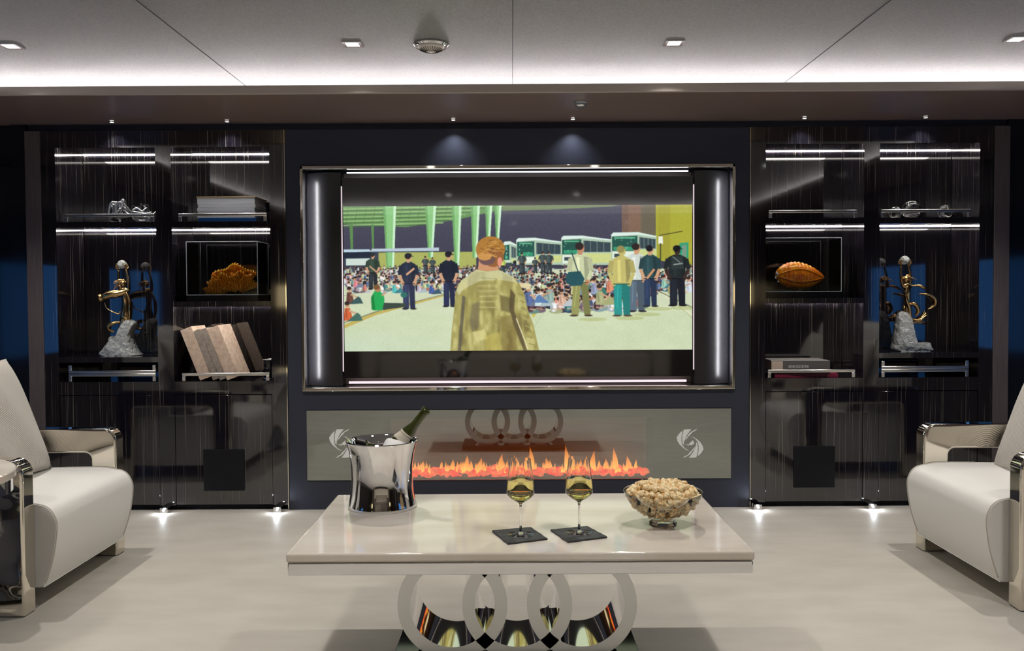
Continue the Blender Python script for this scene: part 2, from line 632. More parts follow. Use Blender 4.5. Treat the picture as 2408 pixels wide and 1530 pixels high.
bm = bmesh.new(); bx(bm, -RX, RX, RY0 - 0.08, RY0, 0, CZ); struct('wall_rear', bm, mat('rear_plaster', srgb(132, 122, 110), 0.6))
for s in (-1, 1):
    t = thing('wall_sconce', (s * 3.22, RY0 + 0.002, 1.03), 'warm lit rectangular wall lamp on the rear wall, %s corner' % ('left' if s < 0 else 'right'), 'lamp', 'warm wall lamps behind the camera')
    box('shade', -.12, .12, 0.012, 0.05, 0, .3, M['sconce'], t, 0.005)
    box('back_plate', -.14, .14, 0.0, 0.012, -.02, .32, M['chrome'], t)

sf = thing('sofa', (0, -1.75, 0), 'long cream sofa facing the television behind the camera', 'sofa')
m_so = mat('cream_upholstery', srgb(216, 206, 190), 0.8)
box('seat', -1.75, 1.75, -.40, .45, .10, .42, m_so, sf, .04)
box('backrest', -1.75, 1.75, -.62, -.38, .10, .86, m_so, sf, .05)
for q in (-1, 1):
    box('armrest', min(q * 1.76, q * 2.0), max(q * 1.76, q * 2.0), -.62, .45, .10, .60, m_so, sf, .05)
    for yy_ in (-.55, .35):
        box('foot', q * 1.85 - .03, q * 1.85 + .03, yy_ - .03, yy_ + .03, 0, .10, M['chrome'], sf)
bm = bmesh.new(); bx(bm, -RX, RX, RY0, RY0 + .015, 0, 1.02); bx(bm, -2.2, -.2, RY0, RY0 + .02, 1.05, 1.95); struct('trim_13', bm, mat('cream_wainscot', srgb(170, 158, 142), 0.5))

# back wall outer navy panels beyond the cabinets
for s, k in ((-1, 6), (1, 7)):
    bm = bmesh.new()
    a, b_ = s * 2.712, s * 2.80
    bx(bm, min(a, b_), max(a, b_), 4.72, 5.2, 0, SZ)
    a, b_ = s * 2.803, s * RX
    bx(bm, min(a, b_), max(a, b_), 4.74, 5.2, 0, 1.92)
    bx(bm, min(a, b_), max(a, b_), 4.74, 5.2, 1.925, SZ)
    struct('trim_%d' % k, bm, M['navy_gloss'])
    bm = bmesh.new()
    a, b_ = s * 2.625, s * 2.709
    bx(bm, min(a, b_), max(a, b_), 4.695, 5.2, 0, 2.10)
    struct('trim_%d' % (k + 2), bm, M['taupe'], bevel=0.002)
# dark recess header above everything
bm = bmesh.new(); bx(bm, -2.71, 2.71, 4.735, 5.2, 2.10, SZ); struct('trim_10', bm, M['leather_dark'])

# central media wall (leather panels round two openings)
bm = bmesh.new()
CW = 1.278
bx(bm, -CW, -1.195, WY, 5.2, 0, 2.10)
bx(bm, 1.195, CW, WY, 5.2, 0, 2.10)
bx(bm, -1.195, 1.195, WY, 5.2, 1.90, 2.10)
bx(bm, -1.195, 1.195, WY, 5.2, 0.555, 0.66)
bx(bm, -1.195, 1.195, WY, 5.2, 0.0, 0.16)
bx(bm, -1.195, 1.195, 5.0, 5.2, 0.16, 0.555)
bx(bm, -1.195, 1.195, 4.90, 5.2, 0.66, 1.90)
for s in (-1, 1):
    a, b_ = s * 1.178, s * 1.195
    bx(bm, min(a, b_), max(a, b_), WY, 5.0, 0.16, 0.555)
o = struct('wall_centre', bm, M['leather_dark'])
for s, k in ((-1, 11), (1, 12)):
    bm = bmesh.new()
    bx(bm, s * 1.2815 - .0022, s * 1.2815 + .0022, WY - 0.005, 4.9, 0.0, 2.10)
    struct('trim_%d' % k, bm, M['chrome_warm'])

# ================================================================== TV SURROUND
sur = thing('tv_surround', (0, WY, 0.66), 'chrome rimmed recess with dark leather side pads and white backlight around the television', 'television surround')
bm = bmesh.new()
fo, fi, zt, zb = 1.196, 1.181, 1.24, 0.0     # local z (origin .66)
bx(bm, -fo, fo, -0.012, 0.045, zt - 0.018, zt)
bx(bm, -fo, -fi, -0.012, 0.045, 0, zt)
bx(bm, fi, fo, -0.012, 0.045, 0, zt)
obj('frame', bm, M['chrome_warm'], sur, bevel=0.002)
bm = bmesh.new(); bx(bm, -fo, fo, -0.014, 0.14, 0.0, 0.020); obj('ledge', bm, M['chrome_warm'], sur, bevel=0.003)
# side pads: convex leather panels
for s in (-1, 1):
    bm = bmesh.new()
    pts = []
    xi, xo = 0.99, 1.192
    n = 20
    for i in range(n + 1):
        u = i / n
        x = xo + (xi - xo) * u
        y = 0.150 - 0.085 * math.sin(PI * (0.08 + 0.60 * u)) - 0.004
        pts.append((s * x, y))
    pts += [(s * xi, 0.19), (s * xo, 0.19)]
    prism(bm, pts, 0.022, 1.215, 'Z')
    obj('side_pad', bm, M['pad'], sur, smooth=40)
    a, b_ = s * 1.187, s * 1.193
    box('light_strip', min(a, b_), max(a, b_), 0.047, 0.052, 0.06, 1.17, M['led_tv'], sur)
    # thin glow line between pad and television
    a, b_ = s * .985, s * .9885
    box('light_strip', min(a, b_), max(a, b_), 0.085, 0.10, 0.10, 1.14, M['tv_glow_pink'], sur)
box('light_strip', -0.95, 0.95, 0.050, 0.062, 1.208, 1.214, M['led_tv_soft'], sur)
box('light_strip', -0.96, 0.95, 0.100, 0.112, 0.030, 0.042, M['tv_glow_pink'], sur)  # glowing bar standing in for soft light on the panel below the television
box('back_panel', -0.99, 0.99, 0.17, 0.19, 0.02, 1.222, M['fascia'], sur)

# ================================================================== TELEVISION
TVY = 4.78
tv = thing('television', (0, TVY, 0.724), 'large flat television showing a crowd scene above the fireplace', 'television')
bm = bmesh.new(); bx(bm, -.983, .983, 0.004, 0.06, 0, 1.122); obj('casing', bm, M['black'], tv, bevel=0.004)
bm = bmesh.new(); bx(bm, -.983, .983, 0.0, 0.0035, 0, 1.122); scr = obj('screen', bm, M['screen_gloss'], tv)


# ---- the film picture: a painted colour grid on the screen
def paint():
    Wp, Hp = 820, 342
    yy, xx = np.mgrid[0:Hp, 0:Wp].astype(np.float32)
    U = (xx * (2250.0 / Wp)) + 75      # drawing coordinates 75..2325 by 228..1160
    V = (yy * (932.0 / Hp)) + 228
    rng = np.random.RandomState(5)
    img = np.zeros((Hp, Wp, 3), np.float32)

    def smooth_noise(sx_, sy_, seed):
        r = np.random.RandomState(seed)
        gh, gw = int(Hp / sy_) + 3, int(Wp / sx_) + 3
        g_ = r.rand(gh, gw).astype(np.float32)
        fy, fx = yy / sy_, xx / sx_
        iy, ix = fy.astype(int), fx.astype(int)
        ty, tx = fy - iy, fx - ix
        ty = ty * ty * (3 - 2 * ty); tx = tx * tx * (3 - 2 * tx)
        return (g_[iy, ix] * (1 - ty) * (1 - tx) + g_[iy + 1, ix] * ty * (1 - tx) + g_[iy, ix + 1] * (1 - ty) * tx + g_[iy + 1, ix + 1] * ty * tx)

    def put(mask, col, a=1.0):
        k = (mask * a)[..., None]
        img[:] = img * (1 - k) + np.array(col, np.float32) * k

    def poly(pts, col, a=1.0, soft=2.0):
        n = len(pts)
        inside = np.zeros((Hp, Wp), bool)
        dist = np.full((Hp, Wp), 1e9, np.float32)
        xs = [p[0] for p in pts]; ys = [p[1] for p in pts]
        c0 = max(int((min(xs) - 75) / 2.744) - 3, 0); c1 = min(int((max(xs) - 75) / 2.744) + 4, Wp)
        r0 = max(int((min(ys) - 228) / 2.725) - 3, 0); r1 = min(int((max(ys) - 228) / 2.725) + 4, Hp)
        if c1 <= c0 or r1 <= r0:
            return
        X, Y = U[r0:r1, c0:c1], V[r0:r1, c0:c1]
        ins = np.zeros(X.shape, bool)
        dd = np.full(X.shape, 1e9, np.float32)
        for i in range(n):
            x1, y1 = pts[i]; x2, y2 = pts[(i + 1) % n]
            if y1 != y2:
                c = ((Y < y1) != (Y < y2)) & (X < (x2 - x1) * (Y - y1) / (y2 - y1) + x1)
                ins ^= c
            ex, ey = x2 - x1, y2 - y1
            L2 = ex * ex + ey * ey + 1e-6
            t = np.clip(((X - x1) * ex + (Y - y1) * ey) / L2, 0, 1)
            dd = np.minimum(dd, np.hypot(X - x1 - t * ex, Y - y1 - t * ey))
        sd = np.where(ins, dd, -dd)
        k = (np.clip(sd / soft + 0.5, 0, 1) * a)[..., None]
        img[r0:r1, c0:c1] = img[r0:r1, c0:c1] * (1 - k) + np.array(col, np.float32) * k

    def ell(cx_, cy_, rx, ry, col, a=1.0):
        c0 = max(int((cx_ - rx - 75) / 2.744) - 2, 0); c1 = min(int((cx_ + rx - 75) / 2.744) + 3, Wp)
        r0 = max(int((cy_ - ry - 228) / 2.725) - 2, 0); r1 = min(int((cy_ + ry - 228) / 2.725) + 3, Hp)
        if c1 <= c0 or r1 <= r0:
            return
        X, Y = U[r0:r1, c0:c1], V[r0:r1, c0:c1]
        q = np.sqrt(((X - cx_) / rx) ** 2 + ((Y - cy_) / ry) ** 2)
        k = (np.clip((1 - q) * min(rx, ry) / 2.5 + 0.5, 0, 1) * a)[..., None]
        img[r0:r1, c0:c1] = img[r0:r1, c0:c1] * (1 - k) + np.array(col, np.float32) * k

    def line(x1, y1, x2, y2, wd, col, a=1.0):
        L_ = math.hypot(x2 - x1, y2 - y1) + 1e-6
        nx, ny = -(y2 - y1) / L_ * wd / 2, (x2 - x1) / L_ * wd / 2
        poly([(x1 + nx, y1 + ny), (x2 + nx, y2 + ny), (x2 - nx, y2 - ny), (x1 - nx, y1 - ny)], col, a)

    # sky / hall darkness
    put(np.ones((Hp, Wp), np.float32), (78, 78, 94))
    put(np.clip((V - 300) / 300, 0, 1), (62, 62, 80))
    # lit canopy
    poly([(70, 220), (1130, 220), (1060, 262), (800, 318), (480, 362), (70, 340)], (108, 150, 92))
    for k_ in range(5):
        y0 = 240 + k_ * 26
        line(70, y0 + 6, 1000 - k_ * 70, y0 - 8, 9, (158, 196, 130), .8)
        line(70, y0 + 17, 1000 - k_ * 80, y0 + 2, 7, (70, 104, 66), .7)
    for k_ in range(14):
        line(110 + k_ * 58, 228, 90 + k_ * 58, 345 - k_ * 4, 4, (84, 120, 76), .5)
    poly([(1100, 220), (1900, 220), (1800, 238), (1400, 256), (1100, 262)], (128, 150, 96), .8)
    # bronze column area and yellow wall on the right
    poly([(1868, 220), (1912, 220), (1912, 430), (1868, 430)], (120, 96, 84))
    poly([(1912, 220), (2000, 220), (2000, 520), (1912, 520)], (146, 112, 88), .8)
    poly([(1990, 220), (2092, 220), (2092, 560), (1990, 520)], (112, 104, 84), .9)
    poly([(2088, 220), (2330, 220), (2330, 620), (2088, 580)], (172, 172, 62))
    poly([(2100, 220), (2180, 220), (2180, 580), (2100, 570)], (158, 152, 58), .6)
    line(2110, 425, 2260, 398, 5, (70, 62, 40))
    poly([(2105, 430), (2132, 430), (2134, 478), (2104, 478)], (236, 238, 222))
    line(2118, 475, 2118, 600, 7, (60, 64, 46))
    poly([(2240, 475), (2298, 470), (2298, 570), (2240, 568)], (46, 160, 120))
    poly([(2256, 486), (2286, 484), (2286, 568), (2256, 566)], (120, 150, 130))
    # far left wall, ground
    poly([(290, 525), (930, 522), (930, 650), (290, 655)], (172, 178, 98))
    put(np.clip((V - 632) / 8, 0, 1), (206, 216, 184))
    gn = smooth_noise(90, 40, 3) * .6 + smooth_noise(24, 12, 4) * .4
    put(np.clip((V - 860) / 30, 0, 1), (212, 222, 190))
    put(np.clip((V - 860) / 60, 0, 1) * gn, (196, 210, 170), .8)
    put(np.clip((V - 1000) / 120, 0, 1) * np.clip(1 - (U - 75) / 900, 0, 1), (196, 216, 196), .5)
    # posts and tapered columns
    for (x0, x1, yb) in ((115, 137, 505), (254, 272, 505)):
        poly([(x0, 345), (x1, 345), (x1, yb), (x0 + 6, yb)], (96, 140, 84))
    for (a_, b_, c_, d_, yb) in ((334, 416, 352, 398, 650), (602, 674, 622, 650, 560), (775, 838, 792, 818, 640), (898, 956, 906, 936, 560), (990, 1036, 996, 1020, 445), (1050, 1096, 1058, 1078, 445)):
        poly([(a_, 225), (b_, 225), (d_, yb), (c_, yb)], (142, 200, 132))
        poly([(b_ - 16, 225), (b_, 225), (d_, yb), (d_ - 12, yb)], (206, 240, 206))
        poly([(a_, 225), (a_ + 14, 225), (c_ + 10, yb), (c_, yb)], (104, 158, 96), .7)
    # coaches on the left
    poly([(75, 505), (300, 500), (300, 655), (75, 655)], (58, 66, 82))
    poly([(75, 503), (240, 503), (260, 518), (75, 522)], (190, 214, 226))
    poly([(90, 562), (245, 560), (245, 606), (90, 606)], (206, 222, 212))
    poly([(75, 522), (250, 520), (250, 560), (75, 560)], (36, 44, 60))
    ell(155, 636, 16, 16, (30, 34, 40)); ell(155, 636, 8, 8, (190, 200, 200))
    poly([(255, 500), (690, 494), (690, 516), (255, 520)], (186, 202, 214))
    line(255, 520, 690, 518, 5, (72, 84, 96))
    # coaches on the right
    for (x0, x1, yt, yb, f) in ((1100, 1200, 458, 600, .5), (1188, 1480, 436, 608, .42), (1478, 1802, 424, 612, .42), (1800, 2092, 404, 604, .6)):
        xm = x0 + (x1 - x0) * f
        poly([(x0, yt + 14), (x0 + 14, yt), (xm, yt - 2), (x1, yt + 26), (x1, yb), (x0, yb)], (176, 200, 176))
        poly([(x0, yt + 14), (x0 + 14, yt), (xm, yt), (x1, yt + 24), (x1, yt + 32), (xm, yt + 14), (x0 + 4, yt + 24)], (222, 240, 232))
        poly([(x0 + 6, yt + 26), (xm - 6, yt + 22), (xm - 6, yt + 118), (x0 + 6, yt + 118)], (40, 88, 78))
        poly([(x0 + 16, yt + 92), (xm - 16, yt + 92), (xm - 16, yt + 114), (x0 + 16, yt + 114)], (58, 156, 116))
        poly([(x0 + 20, yt + 30), (xm - 20, yt + 30), (xm - 20, yt + 40), (x0 + 20, yt + 40)], (110, 196, 150), .8)
        poly([(xm + 6, yt + 30), (x1 - 6, yt + 44), (x1 - 6, yt + 104), (xm + 6, yt + 104)], (58, 74, 82))
        for q in range(4):
            xq = xm + 10 + q * (x1 - xm) / 4.4
            line(xq, yt + 30, xq, yt + 104, 4, (150, 168, 150), .7)
        poly([(x0 + 8, yt + 122), (xm, yt + 122), (xm, yb - 12), (x0 + 8, yb - 12)], (226, 238, 222))
        poly([(x0 + 20, yt + 136), (x0 + 60, yt + 136), (x0 + 60, yt + 158), (x0 + 20, yt + 158)], (60, 76, 80))
        poly([(xm + 4, yt + 112), (x1, yt + 112), (x1, yb - 16), (xm + 4, yb - 10)], (206, 214, 140))
        for q in range(10):
            ell(x0 + 20 + rng.rand() * (xm - x0 - 40), yt + 30 + rng.rand() * 80, 3, 3, (230, 250, 240), .7)
        ell(xm + 30, yb - 8, 13, 13, (40, 44, 46))
    # pavement strips and kerbs
    poly([(75, 985), (260, 905), (720, 792), (720, 806), (280, 925), (75, 1010)], (196, 176, 96))
    line(75, 972, 300, 898, 6, (120, 128, 110)); line(300, 898, 720, 794, 5, (130, 138, 120))
    line(75, 800, 240, 768, 4, (150, 160, 140))
    poly([(2088, 770), (2100, 768), (2330, 930), (2330, 950)], (224, 226, 190))
    line(2085, 772, 2330, 890, 5, (86, 88, 80)); line(2150, 800, 2330, 960, 4, (150, 156, 110), .6)
    poly([(1260, 880), (1345, 885), (1296, 950)], (200, 186, 84), .9)
    line(1385, 880, 1300, 1010, 4, (176, 190, 150), .7)
    # seated crowd
    pal = [(222, 230, 232), (196, 206, 214), (60, 74, 104), (120, 160, 150), (86, 60, 70), (226, 196, 190), (160, 190, 190), (34, 38, 50),
           (84, 110, 150), (200, 120, 110), (70, 130, 130), (240, 240, 236), (190, 200, 150), (140, 120, 130)]
    skin = [(206, 160, 128), (176, 126, 96), (224, 184, 150)]
    hairs = [(48, 36, 38), (70, 52, 44), (34, 32, 44)]
    people = []
    for i in range(1000):
        x = 75 + rng.rand() * 2250
        t = rng.rand() ** 1.25
        ymax = 760 if x < 740 else (880 if 1200 < x < 2000 else 790)
        y = 622 + t * (ymax - 622)
        if x < 700 and y > 700 and rng.rand() < .55:
            continue
        if 2080 < x and y > 700 and rng.rand() < .6:
            continue
        people.append((y, x))
    people.sort()
    for (y, x) in people:
        s = 0.42 + (y - 620) / 260 * 1.05
        body = pal[rng.randint(len(pal))]; leg = pal[rng.randint(len(pal))]
        ell(x + 10 * s, y + 18 * s, 30 * s, 11 * s, tuple(c * .85 for c in leg))
        ell(x, y, 15 * s, 22 * s, body)
        ell(x + 5 * s, y - 3 * s, 5 * s, 14 * s, tuple(min(255, c * 1.15 + 10) for c in body), .7)
        ell(x - 8 * s, y + 4 * s, 4 * s, 12 * s, tuple(c * .6 for c in body), .7)
        ell(x + 2 * s, y - 28 * s, 8 * s, 10 * s, skin[rng.randint(3)])
        ell(x + (rng.rand() - .6) * 6 * s, y - 34 * s, 8.5 * s, 7 * s, hairs[rng.randint(3)])
        line(x - 4 * s, y + 8 * s, x + 24 * s, y + 12 * s, 6 * s, skin[rng.randint(3)], .7)

    # larger seated figures
    def seated(x, y, s, body, leg, hat=None, d=1):
        poly([(x - 28 * s, y), (x - 20 * s, y - 90 * s), (x + 18 * s, y - 92 * s), (x + 34 * s, y - 30 * s), (x + 30 * s, y)], body)
        poly([(x + d * 10 * s, y - 6), (x + d * 70 * s, y - 58 * s), (x + d * 90 * s, y - 44 * s), (x + d * 110 * s, y), (x, y + 4)], leg)
        line(x + 10 * s, y - 74 * s, x + d * 60 * s, y - 50 * s, 13 * s, (206, 164, 130))
        line(x - 12 * s, y - 80 * s, x - 6 * s, y - 20 * s, 7 * s, tuple(c * .7 for c in body), .8)
        line(x + 8 * s, y - 60 * s, x + 14 * s, y - 10 * s, 6 * s, tuple(min(255, c * 1.2) for c in body), .7)
        ell(x, y - 114 * s, 17 * s, 20 * s, (200, 152, 118))
        ell(x - 3 * s, y - 124 * s, 18 * s, 14 * s, hat or (52, 40, 40))
    seated(1265, 870, .95, (92, 110, 156), (110, 120, 140), (222, 206, 160))
    ell(1245, 740, 38, 17, (224, 210, 166))
    seated(1330, 872, .85, (206, 222, 222), (172, 190, 190))
    seated(1400, 850, .9, (150, 176, 170), (92, 128, 176), d=-1)
    seated(1480, 872, .8, (216, 176, 154), (190, 196, 200))
    seated(1560, 800, .8, (210, 206, 150), (120, 150, 160))
    seated(1690, 800, .8, (150, 160, 190), (60, 120, 110))
    seated(1725, 866, .95, (172, 176, 130), (166, 170, 120), (60, 50, 46))
    seated(1790, 790, .8, (222, 140, 110), (90, 110, 130))
    seated(400, 782, .55, (86, 190, 186), (60, 130, 140)); seated(640, 790, .6, (70, 96, 160), (60, 90, 110))
    seated(560, 780, .5, (200, 190, 210), (170, 186, 190)); seated(150, 745, .5, (226, 140, 150), (120, 130, 150))
    seated(2140, 760, .6, (150, 200, 180), (70, 120, 130)); seated(2300, 790, .75, (206, 216, 226), (210, 190, 160), d=-1)
    seated(110, 850, .8, (110, 70, 60), (60, 90, 90)); seated(96, 960, .9, (206, 100, 60), (70, 110, 100))
    poly([(2165, 795), (2168, 750), (2182, 738), (2198, 750), (2202, 795)], (176, 160, 110))

    # standing figures
    def stand(x, yt, yb, top, leg, hair=(50, 40, 40), wd=1.0, cap=None, arm=(206, 160, 126), foot=(40, 40, 44), lean=0, sleeve=.5):
        h = yb - yt
        u = h / 8.0
        sh = u * 1.05 * wd
        # legs
        poly([(x - .75 * sh, yt + 4.2 * u), (x + .05 * sh, yt + 4.2 * u), (x + .05 * sh - lean, yb - 4), (x - .72 * sh - lean, yb - 4)], leg)
        poly([(x, yt + 4.2 * u), (x + .8 * sh, yt + 4.2 * u), (x + .85 * sh + lean, yb - 4), (x + .2 * sh + lean, yb - 4)], tuple(c * .82 for c in leg))
        line(x - .35 * sh, yt + 4.6 * u, x - .42 * sh - lean, yb - u, 5, tuple(min(255, c * 1.25 + 8) for c in leg), .7)
        ell(x - .45 * sh - lean, yb - 3, .42 * sh, 6, foot); ell(x + .62 * sh + lean, yb - 3, .42 * sh, 6, foot)
        # torso
        poly([(x - .3 * sh, yt + 1.15 * u), (x + .3 * sh, yt + 1.15 * u), (x + .95 * sh, yt + 1.55 * u), (x + .82 * sh, yt + 4.4 * u), (x - .82 * sh, yt + 4.4 * u), (x - .95 * sh, yt + 1.55 * u)], top)
        poly([(x + .35 * sh, yt + 1.5 * u), (x + .95 * sh, yt + 1.6 * u), (x + .82 * sh, yt + 4.3 * u), (x + .5 * sh, yt + 4.3 * u)], tuple(c * .72 for c in top), .8)
        line(x - .25 * sh, yt + 1.6 * u, x - .2 * sh, yt + 4.1 * u, u * .35, tuple(min(255, c * 1.2 + 6) for c in top), .6)
        # arms
        for s_ in (-1, 1):
            ax, ay = x + s_ * .95 * sh, yt + 1.7 * u
            ex_, ey_ = x + s_ * 1.18 * sh, yt + 3.1 * u
            hx, hy = x + s_ * .75 * sh, yt + 4.3 * u
            line(ax, ay, ex_, ey_, .55 * u, tuple(c * .9 for c in top)); line(ex_, ey_, hx, hy, .42 * u, arm if sleeve < 1 else top)
            ell(hx, hy, .26 * u, .3 * u, arm)
        # head
        poly([(x - .2 * u, yt + .8 * u), (x + .2 * u, yt + .8 * u), (x + .25 * u, yt + 1.3 * u), (x - .25 * u, yt + 1.3 * u)], arm)
        ell(x + .05 * u, yt + .6 * u, .42 * u, .55 * u, arm); ell(x - .08 * u, yt + .38 * u, .46 * u, .42 * u, hair)
        if cap:
            ell(x, yt + .22 * u, .5 * u, .3 * u, cap); line(x, yt + .36 * u, x + .75 * u, yt + .4 * u, 4, cap)
        line(x - .8 * sh, yt + 4.35 * u, x + .8 * sh, yt + 4.35 * u, 6, tuple(c * .5 for c in leg))
    for (x, yt, yb) in ((602, 548, 660), (648, 556, 660), (1225, 528, 665), (1310, 560, 660), (1360, 522, 660), (1398, 522, 668)):
        stand(x, yt, yb, (70, 84, 84), (60, 72, 76), wd=1.2)
    stand(1100, 560, 660, (200, 230, 110), (60, 70, 80), wd=1.2)
    stand(262, 528, 760, (54, 74, 62), (44, 52, 58), wd=1.15, cap=(40, 50, 50)); line(240, 610, 290, 650, 9, (206, 160, 126))
    stand(492, 532, 888, (36, 46, 66), (48, 58, 92), wd=1.05, cap=(32, 36, 48)); line(478, 668, 530, 626, 13, (216, 166, 128))
    stand(752, 522, 874, (28, 38, 56), (36, 46, 80), wd=1.0, cap=(28, 30, 42)); ell(735, 640, 28, 60, (24, 30, 46), .6)
    stand(1600, 468, 938, (206, 212, 170), (150, 152, 92), wd=1.0, lean=14, arm=(196, 140, 106), foot=(70, 54, 50), sleeve=1)
    poly([(1505, 690), (1525, 655), (1600, 650), (1628, 700), (1610, 742), (1540, 745), (1508, 722)], (38, 84, 92))
    line(1545, 530, 1590, 665, 7, (40, 66, 70))
    stand(1962, 474, 912, (206, 216, 206), (92, 110, 126), wd=1.1, arm=(206, 156, 120))
    stand(2050, 488, 880, (44, 74, 78), (44, 62, 92), wd=1.0, hair=(30, 30, 36)); line(2030, 700, 2078, 640, 15, (206, 150, 110))
    stand(1866, 490, 940, (196, 186, 112), (40, 150, 142), hair=(150, 140, 84), wd=1.12, arm=(196, 186, 112), foot=(84, 66, 56), sleeve=1)
    stand(2224, 492, 876, (34, 42, 44), (30, 36, 46), hair=(24, 24, 28), wd=1.25, cap=(20, 22, 26), arm=(60, 44, 40), foot=(22, 22, 26))
    poly([(2190, 560), (2262, 560), (2268, 640), (2186, 640)], (48, 56, 56)); line(2200, 612, 2262, 604, 8, (150, 160, 156)); line(2196, 560, 2246, 600, 6, (120, 130, 126))
    for (x, y) in ((1640, 950), (1880, 944), (1990, 920), (2060, 885), (2230, 880)):
        ell(x + 40, y + 10, 90, 12, (164, 172, 96), .45)
    # person in green sitting on the ground
    poly([(300, 868), (330, 846), (470, 850), (478, 872), (330, 892)], (58, 72, 64))
    poly([(252, 888), (250, 810), (272, 770), (306, 768), (332, 800), (336, 830), (322, 892), (270, 896)], (34, 168, 84))
    poly([(252, 888), (250, 810), (266, 785), (276, 890)], (22, 130, 62)); ell(292, 756, 20, 22, (176, 130, 92)); ell(286, 745, 21, 16, (120, 86, 50))
    line(318, 800, 346, 782, 10, (206, 160, 120)); ell(462, 796, 22, 18, (40, 110, 100))
    # central figure seen from behind: khaki jacket, reddish hair pinned up
    J = (166, 158, 92)
    poly([(948, 560), (1062, 560), (1078, 650), (1100, 668), (920, 668), (940, 640)], (206, 150, 112))
    poly([(930, 636), (1000, 648), (1080, 640), (1170, 684), (1208, 728), (1240, 800), (1262, 900), (1296, 990), (1334, 1165), (758, 1165), (768, 1030),
          (784, 900), (796, 780), (812, 728), (862, 684)], J)
    poly([(930, 636), (1000, 650), (1080, 640), (1170, 684), (1190, 720), (1060, 700), (960, 706), (850, 760), (815, 800), (800, 770), (830, 706), (880, 672)], (200, 198, 150))
    # folds: light and dark creases running down the cloth
    keep = img.copy()
    fold = smooth_noise(13, 46, 21) * .6 + smooth_noise(7, 16, 22) * .4
    dark = np.clip((.50 - fold) * 5, 0, 1); lite = np.clip((fold - .56) * 5, 0, 1)
    shape_ = [(930, 650), (1000, 655), (1080, 650), (1166, 690), (1204, 732), (1236, 805), (1256, 905), (1288, 995), (1326, 1160), (764, 1160), (774, 1030), (790, 900), (802, 780), (818, 732), (866, 690)]
    before = img.copy()
    tmpm = np.zeros((Hp, Wp), np.float32)
    img[:] = 0
    poly(shape_, (1, 1, 1))
    tmpm = img[..., 0].copy()
    img[:] = before
    low = np.clip((V - 700) / 300, .25, 1)
    put(tmpm * dark * low, (112, 100, 58), .75)
    put(tmpm * lite, (214, 208, 142), .6)
    poly([(838, 800), (858, 812), (846, 960), (826, 1165), (806, 1165), (824, 960)], (92, 88, 76), .8)
    poly([(900, 860), (950, 840), (944, 1000), (900, 1040), (882, 980)], (108, 102, 80), .6, 14)
    poly([(1080, 800), (1160, 820), (1160, 920), (1090, 900)], (100, 90, 54), .7, 14)
    poly([(1150, 760), (1180, 800), (1172, 900), (1200, 980), (1256, 1165), (1236, 1165), (1170, 1000), (1140, 880)], (88, 76, 52), .85, 6)
    line(1186, 950, 1262, 1150, 7, (228, 220, 176))
    poly([(1085, 940), (1150, 930), (1190, 1040), (1190, 1160), (1090, 1160)], (122, 106, 54), .6, 16)
    poly([(900, 1040), (980, 1020), (1000, 1080), (930, 1100)], (214, 206, 140), .8, 12)
    poly([(980, 1060), (1080, 1040), (1090, 1150), (990, 1160)], (192, 180, 92), .7, 16)
    for k_ in range(13):
        y0 = 690 + k_ * 17
        line(935 + rng.rand() * 20, y0, 1040 + rng.rand() * 30, y0 + rng.rand() * 12 - 4, 6, (214, 210, 160) if k_ % 2 else (140, 132, 84), .45)
    for k_ in range(16):
        y0 = 790 + k_ * 23
        line(1190 + (y0 - 760) * .22, y0, 1226 + (y0 - 760) * .22, y0 + 14, 7, (188, 182, 110) if k_ % 2 else (128, 116, 70), .6)
    ell(1022, 508, 94, 84, (176, 124, 58)); ell(1040, 560, 68, 60, (150, 98, 56)); ell(1082, 588, 16, 30, (226, 150, 126))
    ell(1000, 574, 52, 34, (112, 84, 86)); ell(985, 552, 46, 26, (206, 150, 84))
    for k_ in range(46):
        a_ = rng.rand() * 2 * PI
        x0, y0 = 1022 + math.cos(a_) * rng.rand() * 76, 500 + math.sin(a_) * rng.rand() * 64
        line(x0, y0, x0 + 26 + rng.rand() * 14, y0 + rng.rand() * 26 - 10, 5, (222, 172, 92) if rng.rand() < .55 else (120, 78, 40), .6)
    # reflected hall lights drifting over the dark area belong to the room, so the picture stays clean
    b_ = img.copy()
    b_[1:-1, 1:-1] = img[1:-1, 1:-1] * .4 + (img[:-2, 1:-1] + img[2:, 1:-1] + img[1:-1, :-2] + img[1:-1, 2:]) * .15
    img[:] = b_
    fine = rng.rand(Hp, Wp).astype(np.float32)[..., None] * 16 - 8
    img[:] = np.clip(img + fine, 0, 255)
    return img / 255.0


pic = paint()
Hp, Wp = pic.shape[:2]
lin = np.where(pic <= 0.04045, pic / 12.92, ((pic + 0.055) / 1.055) ** 2.4)
px0, px1, pz1, pz0 = -.978, .978, 1.687 - .724, .874 - .724
xs = np.linspace(px0, px1, Wp)
zs = np.linspace(pz1, pz0, Hp)
co = np.zeros((Hp, Wp, 3), np.float32)
co[..., 0] = xs[None, :]
co[..., 1] = -0.0006
co[..., 2] = zs[:, None]
idx = np.arange(Hp * Wp).reshape(Hp, Wp)
q = np.stack([idx[1:, :-1], idx[1:, 1:], idx[:-1, 1:], idx[:-1, :-1]], -1).reshape(-1, 4)
me = D.meshes.new('film_picture')
me.vertices.add(Hp * Wp)
me.vertices.foreach_set('co', co.ravel())
me.loops.add(q.size)
me.loops.foreach_set('vertex_index', q.ravel().astype(np.int32))
me.polygons.add(len(q))
me.polygons.foreach_set('loop_start', np.arange(0, q.size, 4, dtype=np.int32))
me.polygons.foreach_set('loop_total', np.full(len(q), 4, np.int32))
me.update(calc_edges=True)
ca = me.color_attributes.new('picture', 'FLOAT_COLOR', 'POINT')
